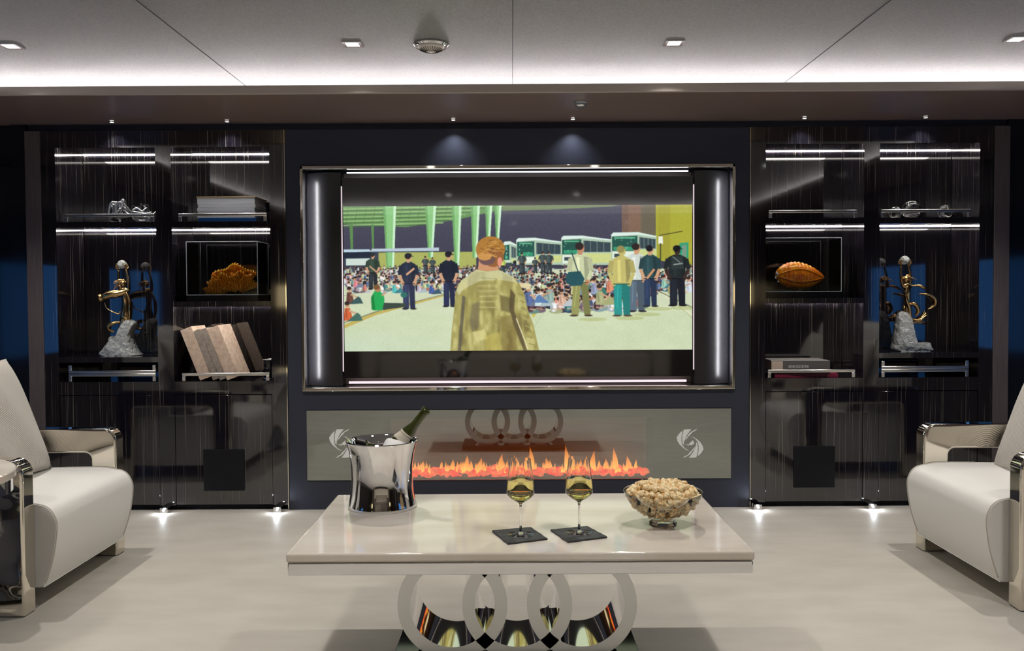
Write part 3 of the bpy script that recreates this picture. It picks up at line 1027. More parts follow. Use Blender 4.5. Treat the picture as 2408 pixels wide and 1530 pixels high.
ca.data.foreach_set('color', np.concatenate([lin, np.ones((Hp, Wp, 1))], -1).astype(np.float32).ravel())
m = M['picture'] = mat('lit_screen', (.01, .01, .012), 0.05, ior=1.9)
va = nd(m, 'ShaderNodeVertexColor', layer_name='picture')
lk(m, va.outputs['Color'], bsdf(m).inputs['Emission Color'])
bsdf(m).inputs['Emission Strength'].default_value = 1.0
me.materials.append(m)
po = D.objects.new('film_picture', me)
COL.objects.link(po)
po.parent = scr

# ================================================================== FIREPLACE
fp = thing('fireplace', (0, WY, 0.16), 'wide electric fireplace behind grey glass with two etched swirl emblems', 'fireplace')
box('glass_front', -1.176, 1.176, -0.004, 0.002, 0.003, 0.392, M['smoke_glass'], fp)
bm = bmesh.new()
bx(bm, -1.177, -0.745, 0.012, 0.02, 0, 0.395); bx(bm, 0.745, 1.177, 0.012, 0.02, 0, 0.395)
bx(bm, -0.745, 0.745, 0.012, 0.02, 0.342, 0.395)
obj('surround_panel', bm, M['firegray'], fp)
box('firebox_back', -0.745, 0.745, 0.24, 0.25, 0, 0.36, M['firebeige'], fp)
box('firebox_floor', -0.745, 0.745, 0.02, 0.24, 0, 0.008, M['black'], fp)
rnd = random.Random(7)
bm = bmesh.new()
for i in range(420):
    x = rnd.uniform(-.73, .725); y = rnd.uniform(0.03, 0.16); r = rnd.uniform(.008, .02)
    ico(bm, (x, y, 0.014 + rnd.uniform(0, .028)), r, 1, (1.2, 1, .8), .25, rnd)
o = obj('ember_bed', bm, M['ember_mix'], fp)
o['kind'] = 'stuff'; o['label'] = 'glowing red crystal embers'
# flames: round tapering tongues
bm = bmesh.new()
hl = bm.verts.layers.float.new('flame_level')
def flame(x, y, h, w_):
    n, k = 12, 12
    ph = rnd.uniform(0, 6)
    rings = []
    for i in range(k + 1):
        t = i / k
        r = w_ * (math.sin(PI * min(t * 1.15 + .12, 1)) ** 0.8) * (1 - t) ** 0.55 if t < 1 else 0.0003
        cx_ = x + math.sin(t * 5 + ph) * w_ * .5 * t
        R_ = [bm.verts.new((cx_ + r * math.cos(2 * PI * j / n), y + .4 * r * math.sin(2 * PI * j / n), 0.02 + t * h)) for j in range(n)]
        for v in R_:
            v[hl] = max(0.0, (1 - t) ** 0.9) * .95
        rings.append(R_)
    for A, B in zip(rings, rings[1:]):
        for j in range(n):
            bm.faces.new((A[j], A[(j + 1) % n], B[(j + 1) % n], B[j]))
tall = [(.27, .20), (.545, .18), (.42, .16), (.07, .19), (-.10, .14), (-.38, .10), (-.55, .09), (.16, .11), (-.22, .11), (.62, .12), (.35, .10), (.49, .10), (-.02, .13), (-.64, .08), (-.30, .13)]
for (x, h) in tall:
    flame(x, .10, h, .020); flame(x + rnd.uniform(-.02, .02), .085, h * .7, .015); flame(x + rnd.uniform(-.03, .03), .11, h * .5, .012)
for i in range(150):
    flame(rnd.uniform(-.70, .68), rnd.uniform(.06, .14), rnd.uniform(.03, .09), rnd.uniform(.006, .012))
o = obj('flames', bm, M['flame'], fp, smooth=180)
o['kind'] = 'stuff'; o['label'] = 'orange and yellow flames'
fl = D.lights.new('fire_glow', 'AREA'); fl.shape = 'RECTANGLE'; fl.size = 1.4; fl.size_y = 0.08; fl.energy = 0.8; fl.color = (1, .22, .05)
flo = D.objects.new('fire_glow', fl); COL.objects.link(flo); flo.location = (0, WY + .12, .2); flo.rotation_euler = (PI, 0, 0)
# emblem: curved blades of a spiral, etched on the glass
K = 4.7 / 2000 / 12.75
def emblem(cx_, cz_):
    bm = bmesh.new()
    def bl(pts):
        vs_ = [bm.verts.new((cx_ + (u - 790) * K, 0, cz_ - (v - 765) * K)) for u, v in pts]
        f = bm.faces.new(vs_)
        g_ = bmesh.ops.extrude_face_region(bm, geom=[f])
        for e_ in g_['geom']:
            if isinstance(e_, bmesh.types.BMVert):
                e_.co.y -= 0.0016
    def both(pts):
        bl(pts); bl([(1580 - u, 1530 - v) for u, v in pts])
    both([(385, 590), (440, 500), (500, 430), (560, 385), (545, 480), (530, 600), (535, 700), (560, 810), (640, 910), (770, 985), (690, 965), (590, 900), (480, 800), (410, 690)])
    both([(600, 350), (690, 335), (830, 335), (760, 420), (690, 520), (640, 640), (610, 720), (605, 810), (570, 760), (550, 640), (560, 500)])
    both([(670, 600), (720, 530), (760, 470), (830, 410), (920, 360), (1010, 325), (940, 385), (850, 430), (800, 500), (740, 550), (690, 620), (650, 660)])
    bl([(640, 800), (740, 795), (790, 740), (850, 690), (875, 665), (905, 720), (915, 810), (880, 770), (850, 825), (790, 800), (740, 825)])
    o = obj('emblem', bm, M['etch'], fp)
    o.location = (0, -0.0042, 0)
    o['label'] = 'etched pale swirl emblem'
emblem(0.948, 0.358 - .16)
emblem(-0.978, 0.369 - .16)

# ================================================================== DISPLAY CABINETS
YB = 5.005      # niche back wall
def led(parent, x0, x1, z):
    box('light_strip', x0 + .004, x1 - .004, YB - .006 - WY, YB - .001 - WY, z + .0045, z + .0078, M['led_niche'], parent)
    box('light_strip', x0 + .004, x1 - .004, .007, .040, z + .0066, z + .0078, M['led_fill'], parent)  # added unseen front strip behind the lip, brightens the shelf objects


def rail(parent_loc, half, label, group, up=False, name='shelf_rail'):
    """flat chrome gallery bar on two short legs"""
    t = thing(name, parent_loc, label, 'rail', group)
    s = -1 if up else 1
    h = 0.046
    bm = bmesh.new()
    z0, z1 = (h - .016, h) if not up else (0, .016)
    bx(bm, -half, half, 0, .010, z0, z1)
    obj('bar', bm, M['satin'], t, bevel=.003)
    for q in (-1, 1):
        a, b_ = q * half, q * (half - .02)
        box('leg', min(a, b_), max(a, b_), 0.0, 0.010, 0 if not up else .016, h - .016 if not up else h, M['satin'], t, .003)
    return t


def cabinet(s, kind):
    outer = kind == 'outer'
    xi, xo = (1.955, 2.622) if outer else (1.286, 1.955)
    ni, no = (1.995, 2.545) if outer else (1.367, 1.908)
    side = 'left' if s < 0 else 'right'
    lab = {('left', 'outer'): 'glossy black streaked display cabinet at the far left with gold statue',
           ('left', 'inner'): 'glossy black streaked display cabinet left of the television with leaning beige books',
           ('right', 'inner'): 'glossy black streaked display cabinet right of the television with orange pod case',
           ('right', 'outer'): 'glossy black streaked display cabinet at the far right with gold statue'}[(side, kind)]
    cx_ = s * (xi + xo) / 2
    t = thing('display_cabinet', (cx_, WY, 0), lab, 'cabinet', 'lacquered display cabinets')
    def X(v):
        return s * v - cx_
    def rng(a, b_):
        return (min(X(a), X(b_)), max(X(a), X(b_)))
    bm = bmesh.new()
    for a, b_ in ((xi, ni), (no, xo)):
        x0, x1 = rng(a, b_); bx(bm, x0, x1, 0, .30, 0.028, 2.10)
    x0, x1 = rng(ni, no)
    bx(bm, x0, x1, 0, .30, 2.018, 2.10); bx(bm, x0, x1, 0, .004, 2.008, 2.018)
    bx(bm, x0, x1, 0, .30, .645, .717)
    obj('carcass', bm, M['lacquer'], t)
    a0, a1 = rng(xi, xo)
    bm = bmesh.new(); bx(bm, a0, a1, YB - WY, YB - WY + .02, 0.03, 2.10); obj('back_panel', bm, M['lacquer'], t)
    bm = bmesh.new(); bx(bm, a0 + .001, a1 - .001, .03, .30, 0.0, .028); obj('plinth', bm, M['black'], t)
    bm = bmesh.new(); bx(bm, x0 + .002, x1 - .002, 0.001, .022, .031, .641); dr = obj('door', bm, M['lacquer'], t, bevel=.0015)
    zs_ = [1.57, .825] if outer else [1.57, 1.13]
    ths = [.03, .029] if outer else [.03, .03]
    for z, th in zip(zs_, ths):
        bm = bmesh.new(); bx(bm, x0, x1, 0, .304, z + .008, z + th); bx(bm, x0, x1, 0, .004, z, z + .008); obj('shelf', bm, M['lacquer'], t)
    led(t, x0, x1, 2.010); led(t, x0, x1, zs_[0])
    if not outer:
        led(t, x0, x1, zs_[1])
    return t


for s in (-1, 1):
    cabinet(s, 'outer'); cabinet(s, 'inner')
    sd = 'left' if s < 0 else 'right'
    rail((s * 2.255, WY + .006, 1.60), .248, {-1: 'chrome rail in front of the glass knots on the upper left shelf', 1: 'chrome rail in front of three glass balls, upper right shelf'}[s], 'chrome shelf rails')
    rail((s * 1.63, WY + .006, 1.60), .245, {-1: 'chrome rail in front of the stack of white books', 1: 'chrome rail on the empty shelf above the orange pod case'}[s], 'chrome shelf rails')
    rail((s * 2.255, WY + .006, .717), .243, 'chrome rail standing in the low slot under the %s statue' % sd, 'chrome shelf rails')
    rail((s * 2.255, WY + .006, .7645), .243, 'upturned chrome rail on top of the other one under the %s statue' % sd, 'chrome shelf rails', up=True)
    rail((s * 1.625, WY + .006, .717), .243, {-1: 'chrome rail in front of the leaning beige books', 1: 'chrome rail in front of the crimson book'}[s], 'chrome shelf rails')
    # square matt panel on the lower door
    a = thing('speaker_panel', (s * 1.638, WY - .0025, .109), 'square matt black speaker panel on the lower %s cabinet door' % sd, 'speaker', 'square speaker panels')
    box('grille', -.114, .114, -.004, .003, 0, .230, M['black'], a, .002)

# plinth lamps
for i, (x, y) in enumerate(FLOORLAMPS):
    t = thing('plinth_lamp', (x, y, 0.0), 'small chrome floor spotlight at the cabinet foot, %s' % ['leftmost of four', 'just left of the media wall', 'just right of the media wall', 'rightmost of four'][i], 'lamp', 'plinth spotlights')
    bm = bmesh.new(); bx(bm, -.022, .022, -.022, .036, .001, .030); obj('housing', bm, M['chrome'], t, bevel=.002)
    bm = bmesh.new(); lathe(bm, [(0, 0), (.006, 0), (.006, .003), (0, .003)], 16)
    o = obj('lens', bm, M['lens_blue'], t); o.rotation_euler = (PI / 2, 0, 0); o.location = (0, -.0225, .016)

# ================================================================== CEILING FITTINGS
names = ['leftmost in the front row', 'left of the round vent', 'right of the ceiling centre seam', 'rightmost in the front row']
base = None
for i, (x, y) in enumerate(DOWNLIGHTS):
    if base is None:
        t = thing('ceiling_downlight', (x, y, CZ), '', 'downlight', 'square ceiling downlights')
        bm = bmesh.new()
        for a in ((-.042, .042, -.042, -.028), (-.042, .042, .028, .042), (-.042, -.028, -.028, .028), (.028, .042, -.028, .028)):
            bx(bm, a[0], a[1], a[2], a[3], -.005, 0)
        obj('frame', bm, M['chrome'], t)
        box('lens', -.027, .027, -.027, .027, -.0028, 0, M['lens'], t)
        base = t
    else:
        t = copy_tree(base); t.location = (x, y, CZ)
    if i < 4:
        t['label'] = 'small square recessed ceiling downlight, %s' % names[i]
    else:
        t['label'] = 'small square recessed ceiling downlight, row %s, %s' % ('over the coffee table' if i < 8 else 'above the camera', ['far left', 'mid left', 'mid right', 'far right'][i % 4])
for i, (x, y) in enumerate(REAR_FILLS):
    t = copy_tree(base); t.location = (x, y, SZ); t['label'] = 'added square downlight over the sofa for brighter reflections, %s' % ['left', 'middle', 'right'][i]
wn = ['wall washer spotlight above the television, left one of two', 'wall washer spotlight above the television, right one of two', 'soffit spotlight above the far left cabinet', 'soffit spotlight above the beige books cabinet', 'soffit spotlight above the orange pod cabinet', 'soffit spotlight above the far right cabinet']
for i, (x, y) in enumerate(WASHERS):
    t = thing('soffit_spotlight', (x, y, SZ), 'tiny round ' + wn[i], 'spotlight', 'soffit spotlights')
    bm = bmesh.new(); lathe(bm, [(.011, -.001), (.017, -.001), (.018, -.005), (.015, -.008), (.011, -.006)], 24, closed=True); obj('ring', bm, M['chrome'], t, smooth=40)
    bm = bmesh.new(); lathe(bm, [(0, -.003), (.0108, -.003), (.0108, -.001), (0, -.001)], 20); obj('lens', bm, M['lens'], t)
# round air diffuser
t = thing('air_diffuser', (-.39, 3.83, CZ), 'round chrome rimmed ceiling air vent with radial slots', 'vent')
bm = bmesh.new(); lathe(bm, [(.058, 0), (.078, -.001), (.080, -.008), (.072, -.016), (.060, -.014)], 48, closed=True); obj('rim', bm, M['chrome'], t, smooth=50)
bm = bmesh.new(); lathe(bm, [(.060, -.006), (.060, -.016), (.050, -.026), (.030, -.034), (0, -.036)], 48); obj('dome', bm, M['marble'], t, smooth=60)
bm = bmesh.new()
for k in range(28):
    a = 2 * PI * k / 28
    p = [(r_ * math.cos(a), r_ * math.sin(a), z_) for r_, z_ in ((.022, -.0362), (.038, -.0320), (.052, -.0255))]
    tube(bm, p, .0014, 5)
obj('slots', bm, M['seam'], t)
# smoke detector
t = thing('smoke_detector', (.312, 4.24, SZ), 'small silver smoke detector on the dark soffit', 'smoke detector')
bm = bmesh.new(); lathe(bm, [(0, 0), (.034, 0), (.034, -.006), (.026, -.010), (0, -.010)], 32); obj('base', bm, M['brushed'], t, smooth=40)
bm = bmesh.new(); lathe(bm, [(.018, -.010), (.020, -.014), (.026, -.017), (.022, -.024), (.010, -.028), (0, -.028)], 32); obj('sensor', bm, M['chrome'], t, smooth=40)

# ================================================================== COFFEE TABLE
TX0, TX1, TY0, TY1, TZ = -.688, .658, 2.42, 3.145, .45
tcx, tcy = (TX0 + TX1) / 2, (TY0 + TY1) / 2
ct = thing('coffee_table', (tcx, tcy, 0), 'cream marble topped coffee table on interlocking steel rings', 'coffee table')
hx, hy = (TX1 - TX0) / 2, (TY1 - TY0) / 2
bm = bmesh.new(); bx(bm, -hx, hx, -hy, hy, .4225, .45)
obj('top', bm, M['marble'], ct, bevel=.007, segs=4)
bm = bmesh.new(); bx(bm, -hx + .004, hx - .004, -hy + .004, hy - .004, .3845, .4215)
obj('apron', bm, M['chrome'], ct, bevel=.003)
ring_c = [-.228, -.0235, .181]
for cx_ in ring_c:
    bm = bmesh.new()
    R1, R0, n = .174, .134, 96
    zc = .2105
    for (yo, yi) in ((-.155, .06),):
        vs_ = []
        for k in range(n):
            a = 2 * PI * k / n
            c_, s_ = math.cos(a), math.sin(a)
            vs_.append([bm.verts.new(p) for p in ((R1 * c_, yo, R1 * s_), (R0 * c_, yo, R0 * s_), (R0 * c_, yi, R0 * s_), (R1 * c_, yi, R1 * s_))])
        for k in range(n):
            A, B = vs_[k], vs_[(k + 1) % n]
            for e_ in range(4):
                f = bm.faces.new((A[e_], B[e_], B[(e_ + 1) % 4], A[(e_ + 1) % 4]))
                f.material_index = 1 if e_ == 0 or e_ == 2 else 0
    o = obj('ring', bm, [M['chrome'], M['brushed']], ct, smooth=40)
    o.location = (cx_ - tcx, 2.815 - tcy, zc)
bm = bmesh.new(); bx(bm, -.40 - tcx - .02, .37 - tcx, 2.60 - tcy, 2.93 - tcy, 0, .037); obj('base_plate', bm, M['black_gloss'], ct, bevel=.003)

# ---- ice bucket
bk = thing('ice_bucket', (-.493, 2.965, TZ), 'polished silver champagne bucket on the left of the coffee table', 'ice bucket')
prof = [(0, .0), (.112, .0), (.114, .004), (.112, .012), (.105, .05), (.101, .10), (.102, .15), (.107, .19), (.116, .225), (.119, .232),
        (.117, .235), (.113, .230), (.104, .19), (.098, .15), (.097, .10), (.101, .05), (.105, .012), (0, .010)]
prof = [(a * 1.05, b_) for a, b_ in prof]
bm = bmesh.new(); lathe(bm, prof, 72); obj('body', bm, M['chrome'], bk, smooth=50)
# bottle
bo = thing('wine_bottle', (-.523, 2.965, TZ + .107), 'dark green wine bottle leaning out of the silver bucket', 'bottle')
bo.rotation_euler = (0, math.radians(39), 0)
bp = [(0, 0), (.036, 0), (.040, .006), (.040, .13), (.037, .155), (.026, .19), (.0165, .225), (.0145, .25), (.0140, .285), (.0165, .287), (.0165, .297), (.0135, .300), (.011, .300), (.011, .270), (0, .270)]
bm = bmesh.new(); lathe(bm, bp, 40); obj('body', bm, M['bottle'], bo, smooth=50)
bm = bmesh.new(); lathe(bm, [(.0272, .187), (.0222, .202), (.0217, .202), (.0267, .187)], 40, closed=True)
for v in list(bm.verts):
    pass
o = obj('neck_label', bm, M['label'], bo, smooth=60)
bm = bmesh.new()
# shoulder label patch facing the room
n = 14
A_, B_ = [], []
for i in range(n + 1):
    a = -PI / 2 - .1 + (-1.1 + 2.0 * i / n)
    A_.append(bm.verts.new((.0373 * math.cos(a), .0373 * math.sin(a), .160))); B_.append(bm.verts.new((.0285 * math.cos(a), .0285 * math.sin(a), .186)))
for i in range(n):
    bm.faces.new((A_[i], A_[i + 1], B_[i + 1], B_[i]))
obj('shoulder_label', bm, M['label'], bo, smooth=60)
# napkin draped over the rim
bm = bmesh.new()
nu, nv = 26, 16
gr = []
for i in range(nu + 1):
    row = []
    u = i / nu
    a = math.radians(-88 + 118 * u)
    for j in range(nv + 1):
        v = j / nv
        rr_ = .035 + (.108 - .035) * v
        arch = math.sin(PI * u)
        z = .200 + .030 * arch * (1 - v ** 2) ** .5 + .006 * math.sin(9 * u + 3 * v) * (1 - v) - .01 * v + .018 * arch
        row.append(bm.verts.new((rr_ * math.cos(a) + .0, rr_ * math.sin(a), z)))
    gr.append(row)
for i in range(nu):
    for j in range(nv):
        bm.faces.new((gr[i][j], gr[i + 1][j], gr[i + 1][j + 1], gr[i][j + 1]))
np_ = obj('napkin', bm, M['napkin'], None, smooth=180)
so = np_.modifiers.new('s', 'SOLIDIFY'); so.thickness = .004
np_.location = (-.493, 2.965, TZ)
tag(np_, 'white linen napkin tucked around the bottle in the silver bucket', 'napkin')

# ---- coasters and wine glasses
def coaster(pts, label):
    cxm = sum(p[0] for p in pts) / 4; cym = sum(p[1] for p in pts) / 4
    r = random.Random(len(label))
    out = []
    for i in range(4):
        a, b_ = Vector(pts[i]), Vector(pts[(i + 1) % 4])
        for k in range(9):
            p = a.lerp(b_, k / 9)
            if k:
                nrm = Vector((-(b_ - a).y, (b_ - a).x)).normalized()
                p = p + nrm * r.uniform(-.0016, .0016)
            out.append((p.x - cxm, p.y - cym))
    bm = bmesh.new(); prism(bm, out, 0, .0055, 'Z')
    o = obj('coaster', bm, M['slate'], None, bevel=.0008)
    o.location = (cxm, cym, TZ)
    return tag(o, label, 'coaster', 'slate coasters')
c1 = coaster([(-.101, 2.634), (.02, 2.67), (.069, 2.544), (-.051, 2.494)], 'black slate coaster under the wine glass nearer the silver bucket')
c2 = coaster([(.082, 2.64), (.2, 2.677), (.25, 2.558), (.127, 2.508)], 'black slate coaster under the wine glass nearer the popcorn bowl')

def wine_glass(x, y, label):
    t = thing('wine_glass', (x, y, TZ + .0055), label, 'wine glass', 'wine glasses')
    outp = [(0, 0), (.039, 0), (.040, .001), (.030, .0028), (.010, .006), (.0045, .012), (.0035, .03), (.0034, .085), (.0045, .095), (.012, .101), (.030, .112),
            (.0415, .124), (.0425, .130), (.0415, .150), (.0375, .185), (.0335, .215), (.0318, .232)]
    inp = [(.0308, .232), (.0325, .215), (.0365, .185), (.0405, .150), (.0413, .131), (.0400, .1255), (.029, .1145), (.012, .1045), (0, .1025)]
    bm = bmesh.new(); lathe(bm, outp + inp, 56); obj('bowl_and_stem', bm, M['glass'], t, smooth=50)
    bm = bmesh.new(); lathe(bm, [(0, .1024), (.0122, .1044), (.0292, .1144), (.0402, .1254), (.0415, .131), (.0407, .150), (.0385, .169), (0, .169)], 56); o = obj('wine', bm, M['wine'], t, smooth=40)
    o['label'] = 'pale golden wine'
    return t
wine_glass(-.012, 2.583, 'stemmed glass of white wine on the coaster nearer the silver bucket')
wine_glass(.168, 2.600, 'stemmed glass of white wine on the coaster nearer the popcorn bowl')

# ---- popcorn bowl
bw = thing('glass_bowl', (.447, 2.72, TZ), 'clear footed glass bowl heaped with popcorn', 'bowl')
bout = [(0, .002), (.040, 0), (.044, .004), (.036, .010), (.020, .016), (.024, .022), (.055, .030), (.085, .046), (.108, .068), (.122, .092), (.126, .104)]
binn = [(.1235, .1045), (.1195, .093), (.1055, .070), (.083, .049), (.054, .034), (.022, .026), (0, .025)]
bm = bmesh.new(); lathe(bm, bout + binn, 72); obj('bowl', bm, M['thin_glass'], bw, smooth=60)
def ring_tube(bm, r, z, tr_, n=64):
    tube(bm, [(r * math.cos(2 * PI * k / n), r * math.sin(2 * PI * k / n), z) for k in range(n)], tr_, 8, closed=True)
bm = bmesh.new(); ring_tube(bm, .1247, .1045, .0018); obj('rim', bm, M['glass'], bw, smooth=180)
# kernels
rnd = random.Random(11)
kmesh = []
for k in range(7):
    bm = bmesh.new()
    for j in range(rnd.randint(5, 7)):
        d = Vector((rnd.gauss(0, 1), rnd.gauss(0, 1), rnd.gauss(0, 1))).normalized() * rnd.uniform(.003, .0075)
        ico(bm, d, rnd.uniform(.006, .0092), 2, (1, 1, 1), .14, rnd)
    me = D.meshes.new('popcorn'); bm.to_mesh(me); bm.free(); me.materials.append(M['popcorn'])
    me.polygons.foreach_set('use_smooth', [True] * len(me.polygons)); kmesh.append(me)
def inner_r(z):
    pts = [(.022, .026), (.054, .034), (.083, .049), (.1055, .070), (.1195, .093), (.1235, .1045)]
    for (r0, z0), (r1, z1) in zip(pts, pts[1:]):
        if z <= z1:
            return r0 + (r1 - r0) * max(0, (z - z0)) / (z1 - z0)
    return .1235
cand = []
z = .036
while z < .130:
    rt = inner_r(z) - .0085 if z < .092 else .108 * math.sqrt(max(0, 1 - ((z - .092) / .042) ** 2))
    r = rt; layer = 0
    while r > 0.004 and layer < ((1 if z < .088 else 2) if z < .117 else 9):
        n = max(1, int(2 * PI * r / .0205))
        ph = rnd.uniform(0, 6)
        for k in range(n):
            a = ph + 2 * PI * k / n
            cand.append((r * math.cos(a) + rnd.uniform(-.002, .002), r * math.sin(a) + rnd.uniform(-.002, .002), z + rnd.uniform(-.003, .003)))
        r -= .0165; layer += 1
    z += .0145
for i, c in enumerate(cand):
    o = D.objects.new('popcorn', kmesh[i % 7]); COL.objects.link(o)
    o.location = (.447 + c[0], 2.72 + c[1], TZ + c[2]); o.rotation_euler = (rnd.uniform(0, 6), rnd.uniform(0, 6), rnd.uniform(0, 6))
    tag(o, 'buttery popped kernel in the clear glass bowl', 'popcorn', 'popcorn in the glass bowl')

# ================================================================== ARMCHAIRS
def armchair(label):
    t = thing('armchair', (0, 0, 0), label, 'armchair', 'white leather armchairs')
    W2 = .33
    seat = arc(.0, .335, .072, -8, 60, 6)[1:] + [(-.015, .402), (-.12, .412), (-.62, .40), (-.66, .36), (-.66, .07), (-.62, .055), (-.02, .055), (.035, .075)]
    seat = [(.030, .10), (.062, .20), (.078, .31), (.070, .355), (.045, .388), (.0, .402), (-.12, .412), (-.62, .40), (-.66, .36), (-.66, .10), (-.62, .085), (-.03, .085), (.018, .088)]
    sp = [(p.x, p.y) for p in catmull([(a, b_, 0) for a, b_ in seat], 4, closed=True)]
    bm = bmesh.new(); prism(bm, sp, -W2, W2, 'Y')
    seat_o = obj('seat', bm, M['leather'], t, smooth=40, bevel=.012, segs=3)
    for q in (-1, 1):
        bm = bmesh.new()
        yy_ = q * (W2 - .006)
        tube(bm, [(u, yy_, v) for u, v in sp[0:26]], .0035, 6)
        obj('piping', bm, M['piping'], seat_o, smooth=180)
        # polished metal arm: inverted U band
        r = .055
        out = [(0, 0)] + arc(-r, .585 - r, r, 0, 90, 8) + arc(-.74 + r, .585 - r, r, 90, 180, 8) + [(-.74, 0), (-.63, 0)] \
            + arc(-.63 + .03, .475 - .03, .03, 180, 90, 6) + arc(-.115 - .03, .475 - .03, .03, 90, 0, 6) + [(-.115, 0)]
        bm = bmesh.new(); a, b_ = q * (W2 + .002), q * (W2 + .082)
        prism(bm, out, min(a, b_), max(a, b_), 'Y')
        obj('arm', bm, M['chrome_warm'], t, bevel=.010, segs=3)
    # back
    bk_ = [(-.37, .39), (-.60, .96), (-.64, .985), (-.71, .97), (-.735, .93), (-.735, .12), (-.70, .10), (-.62, .10), (-.56, .35)]
    bp_ = [(p.x, p.y) for p in catmull([(a, b_, 0) for a, b_ in [(-.42, .40), (-.50, .66), (-.565, .88), (-.60, .95), (-.66, .975), (-.72, .93), (-.735, .5), (-.72, .14), (-.66, .10), (-.60, .14), (-.52, .33)]], 4, closed=True)]
    bm = bmesh.new(); prism(bm, bp_, -W2 + .012, W2 - .012, 'Y')
    obj('backrest', bm, M['leather'], t, smooth=40, bevel=.02, segs=3)
    return t


def pillow(w_, h, th):
    bm = bmesh.new()
    n = 22
    top, bot = {}, {}
    for i in range(n + 1):
        for j in range(n + 1):
            u, v = -1 + 2 * i / n, -1 + 2 * j / n
            e_ = max(0, (1 - abs(u) ** 2.6)) ** .5 * max(0, (1 - abs(v) ** 2.6)) ** .5
            kx = 1 - .07 * (1 - abs(v) ** 1) * abs(u) ** 3 * 0 - .05 * v * v * 0
            wob = .006 * math.sin(7 * u + 3 * v)
            x = u * w_ / 2 * (1 - .06 * (1 - v * v)) ; z = v * h / 2 * (1 - .06 * (1 - u * u))
            ed = i in (0, n) or j in (0, n)
            top[i, j] = bm.verts.new((x, -(th / 2 * e_ + wob * e_), z))
            bot[i, j] = top[i, j] if ed else bm.verts.new((x, th / 2 * e_, z))
    for i in range(n):
        for j in range(n):
            bm.faces.new((top[i, j], top[i + 1, j], top[i + 1, j + 1], top[i, j + 1]))
            bm.faces.new((bot[i, j], bot[i, j + 1], bot[i + 1, j + 1], bot[i + 1, j]))
    return bm


ch = armchair('white leather armchair with chrome arms at the left edge, facing right')
ch.location = (-1.85, 3.54, 0)
ch2 = copy_tree(ch)
ch2['label'] = 'white leather armchair with chrome arms at the right edge, facing left'
ch2.location = (1.845, 3.54, 0); ch2.rotation_euler = (0, 0, PI)
for s in (-1, 1):
    bm = pillow(.60, .54, .17)
    o = obj('cushion', bm, M['weave'], None, smooth=180)
    # face the seat front, lean back
    o.matrix_world = Matrix.Translation((s * (2.235 if s < 0 else 2.25), 3.56, .66 if s < 0 else .63)) @ Matrix.Rotation(s * -PI / 2, 4, 'Z') @ Matrix.Rotation(math.radians(-22), 4, 'X')
    tag(o, 'off-white woven cushion leaning back on the %s armchair' % ('left' if s < 0 else 'right'), 'cushion', 'woven cushions')

# round side table at the left edge
st = thing('side_table', (-2.035, 2.78, 0), 'round white topped side table with hammered chrome drum at the left edge', 'side table')
bm = bmesh.new(); lathe(bm, [(0, .575), (.315, .575), (.32, .579), (.32, .600), (.315, .604), (0, .604)], 64); obj('top', bm, M['marble'], st, smooth=30)
bm = bmesh.new(); lathe(bm, [(0, .53), (.31, .53), (.31, .574), (0, .574)], 64); obj('apron', bm, M['chrome'], st, smooth=30)
bm = bmesh.new(); lathe(bm, [(0, 0), (.20, 0), (.23, .02), (.20, .12), (.13, .26), (.16, .40), (.24, .52), (.24, .529), (0, .529)], 48); obj('drum', bm, M['hammered'], st, smooth=50)

# ================================================================== SHELF OBJECTS
# ---- clear glass knots (upper left shelf)
def knot(loc, R_, r_, p, q_, tr_, label, sq=(1, 1, 1), seed=1):
    rr_ = random.Random(seed)
    base_ = []
    for i in range(q_ * 4):
        d = Vector((rr_.gauss(0, 1), rr_.gauss(0, 1), rr_.gauss(0, 1))).normalized() * (R_ + r_ * rr_.uniform(-.5, .5))
        base_.append((d.x * sq[0], d.y * sq[1], d.z * sq[2]))
    pts = [tuple(p_) for p_ in catmull(base_, 9, True)]
    zmin = min(p_[2] for p_ in pts)
    pts = [(x, y, z - zmin + tr_) for x, y, z in pts]
    bm = bmesh.new(); tube(bm, pts, tr_, 10, closed=True)
    o = obj('glass_knot', bm, M['glass_metal'], None, smooth=180)
    o.location = loc
    return tag(o, label, 'ornament', 'glass knot ornaments')
m = M['glass_metal'] = mat('silvered_glass', (.85, .88, .92), 0.02, 0.55, trans=0.6, ior=1.5)
knot((-2.28, 4.86, 1.60), .068, .03, 3, 6, .0068, 'taller clear glass knot on the upper left shelf', (1.15, .7, 1.0), 4)
knot((-2.12, 4.83, 1.60), .058, .024, 2, 5, .0068, 'lower wider clear glass knot beside the taller one', (1.1, .7, .78), 8)
# ---- three glass balls
for (x, r, lb) in ((2.125, .036, 'leftmost of three clear glass balls on the upper right shelf'), (2.215, .052, 'largest of three clear glass balls, in the middle'), (2.405, .040, 'rightmost glass ball, standing apart on the upper right shelf')):
    t = thing('glass_ball', (x, 4.80, 1.60), lb, 'ornament', 'clear glass balls')
    bm = bmesh.new(); ico(bm, (0, 0, r), r, 3); obj('outer_ball', bm, M['glass'], t, smooth=180)
    bm = bmesh.new()
    rr_ = random.Random(int(r * 1000))
    pts = [Vector((rr_.gauss(0, 1), rr_.gauss(0, 1), rr_.gauss(0, 1))).normalized() * r * .68 + Vector((0, 0, r)) for _ in range(11)]
    tube(bm, catmull(pts, 8, True), r * .07, 6, closed=True); obj('inner_swirl', bm, M['chrome'], t, smooth=180)

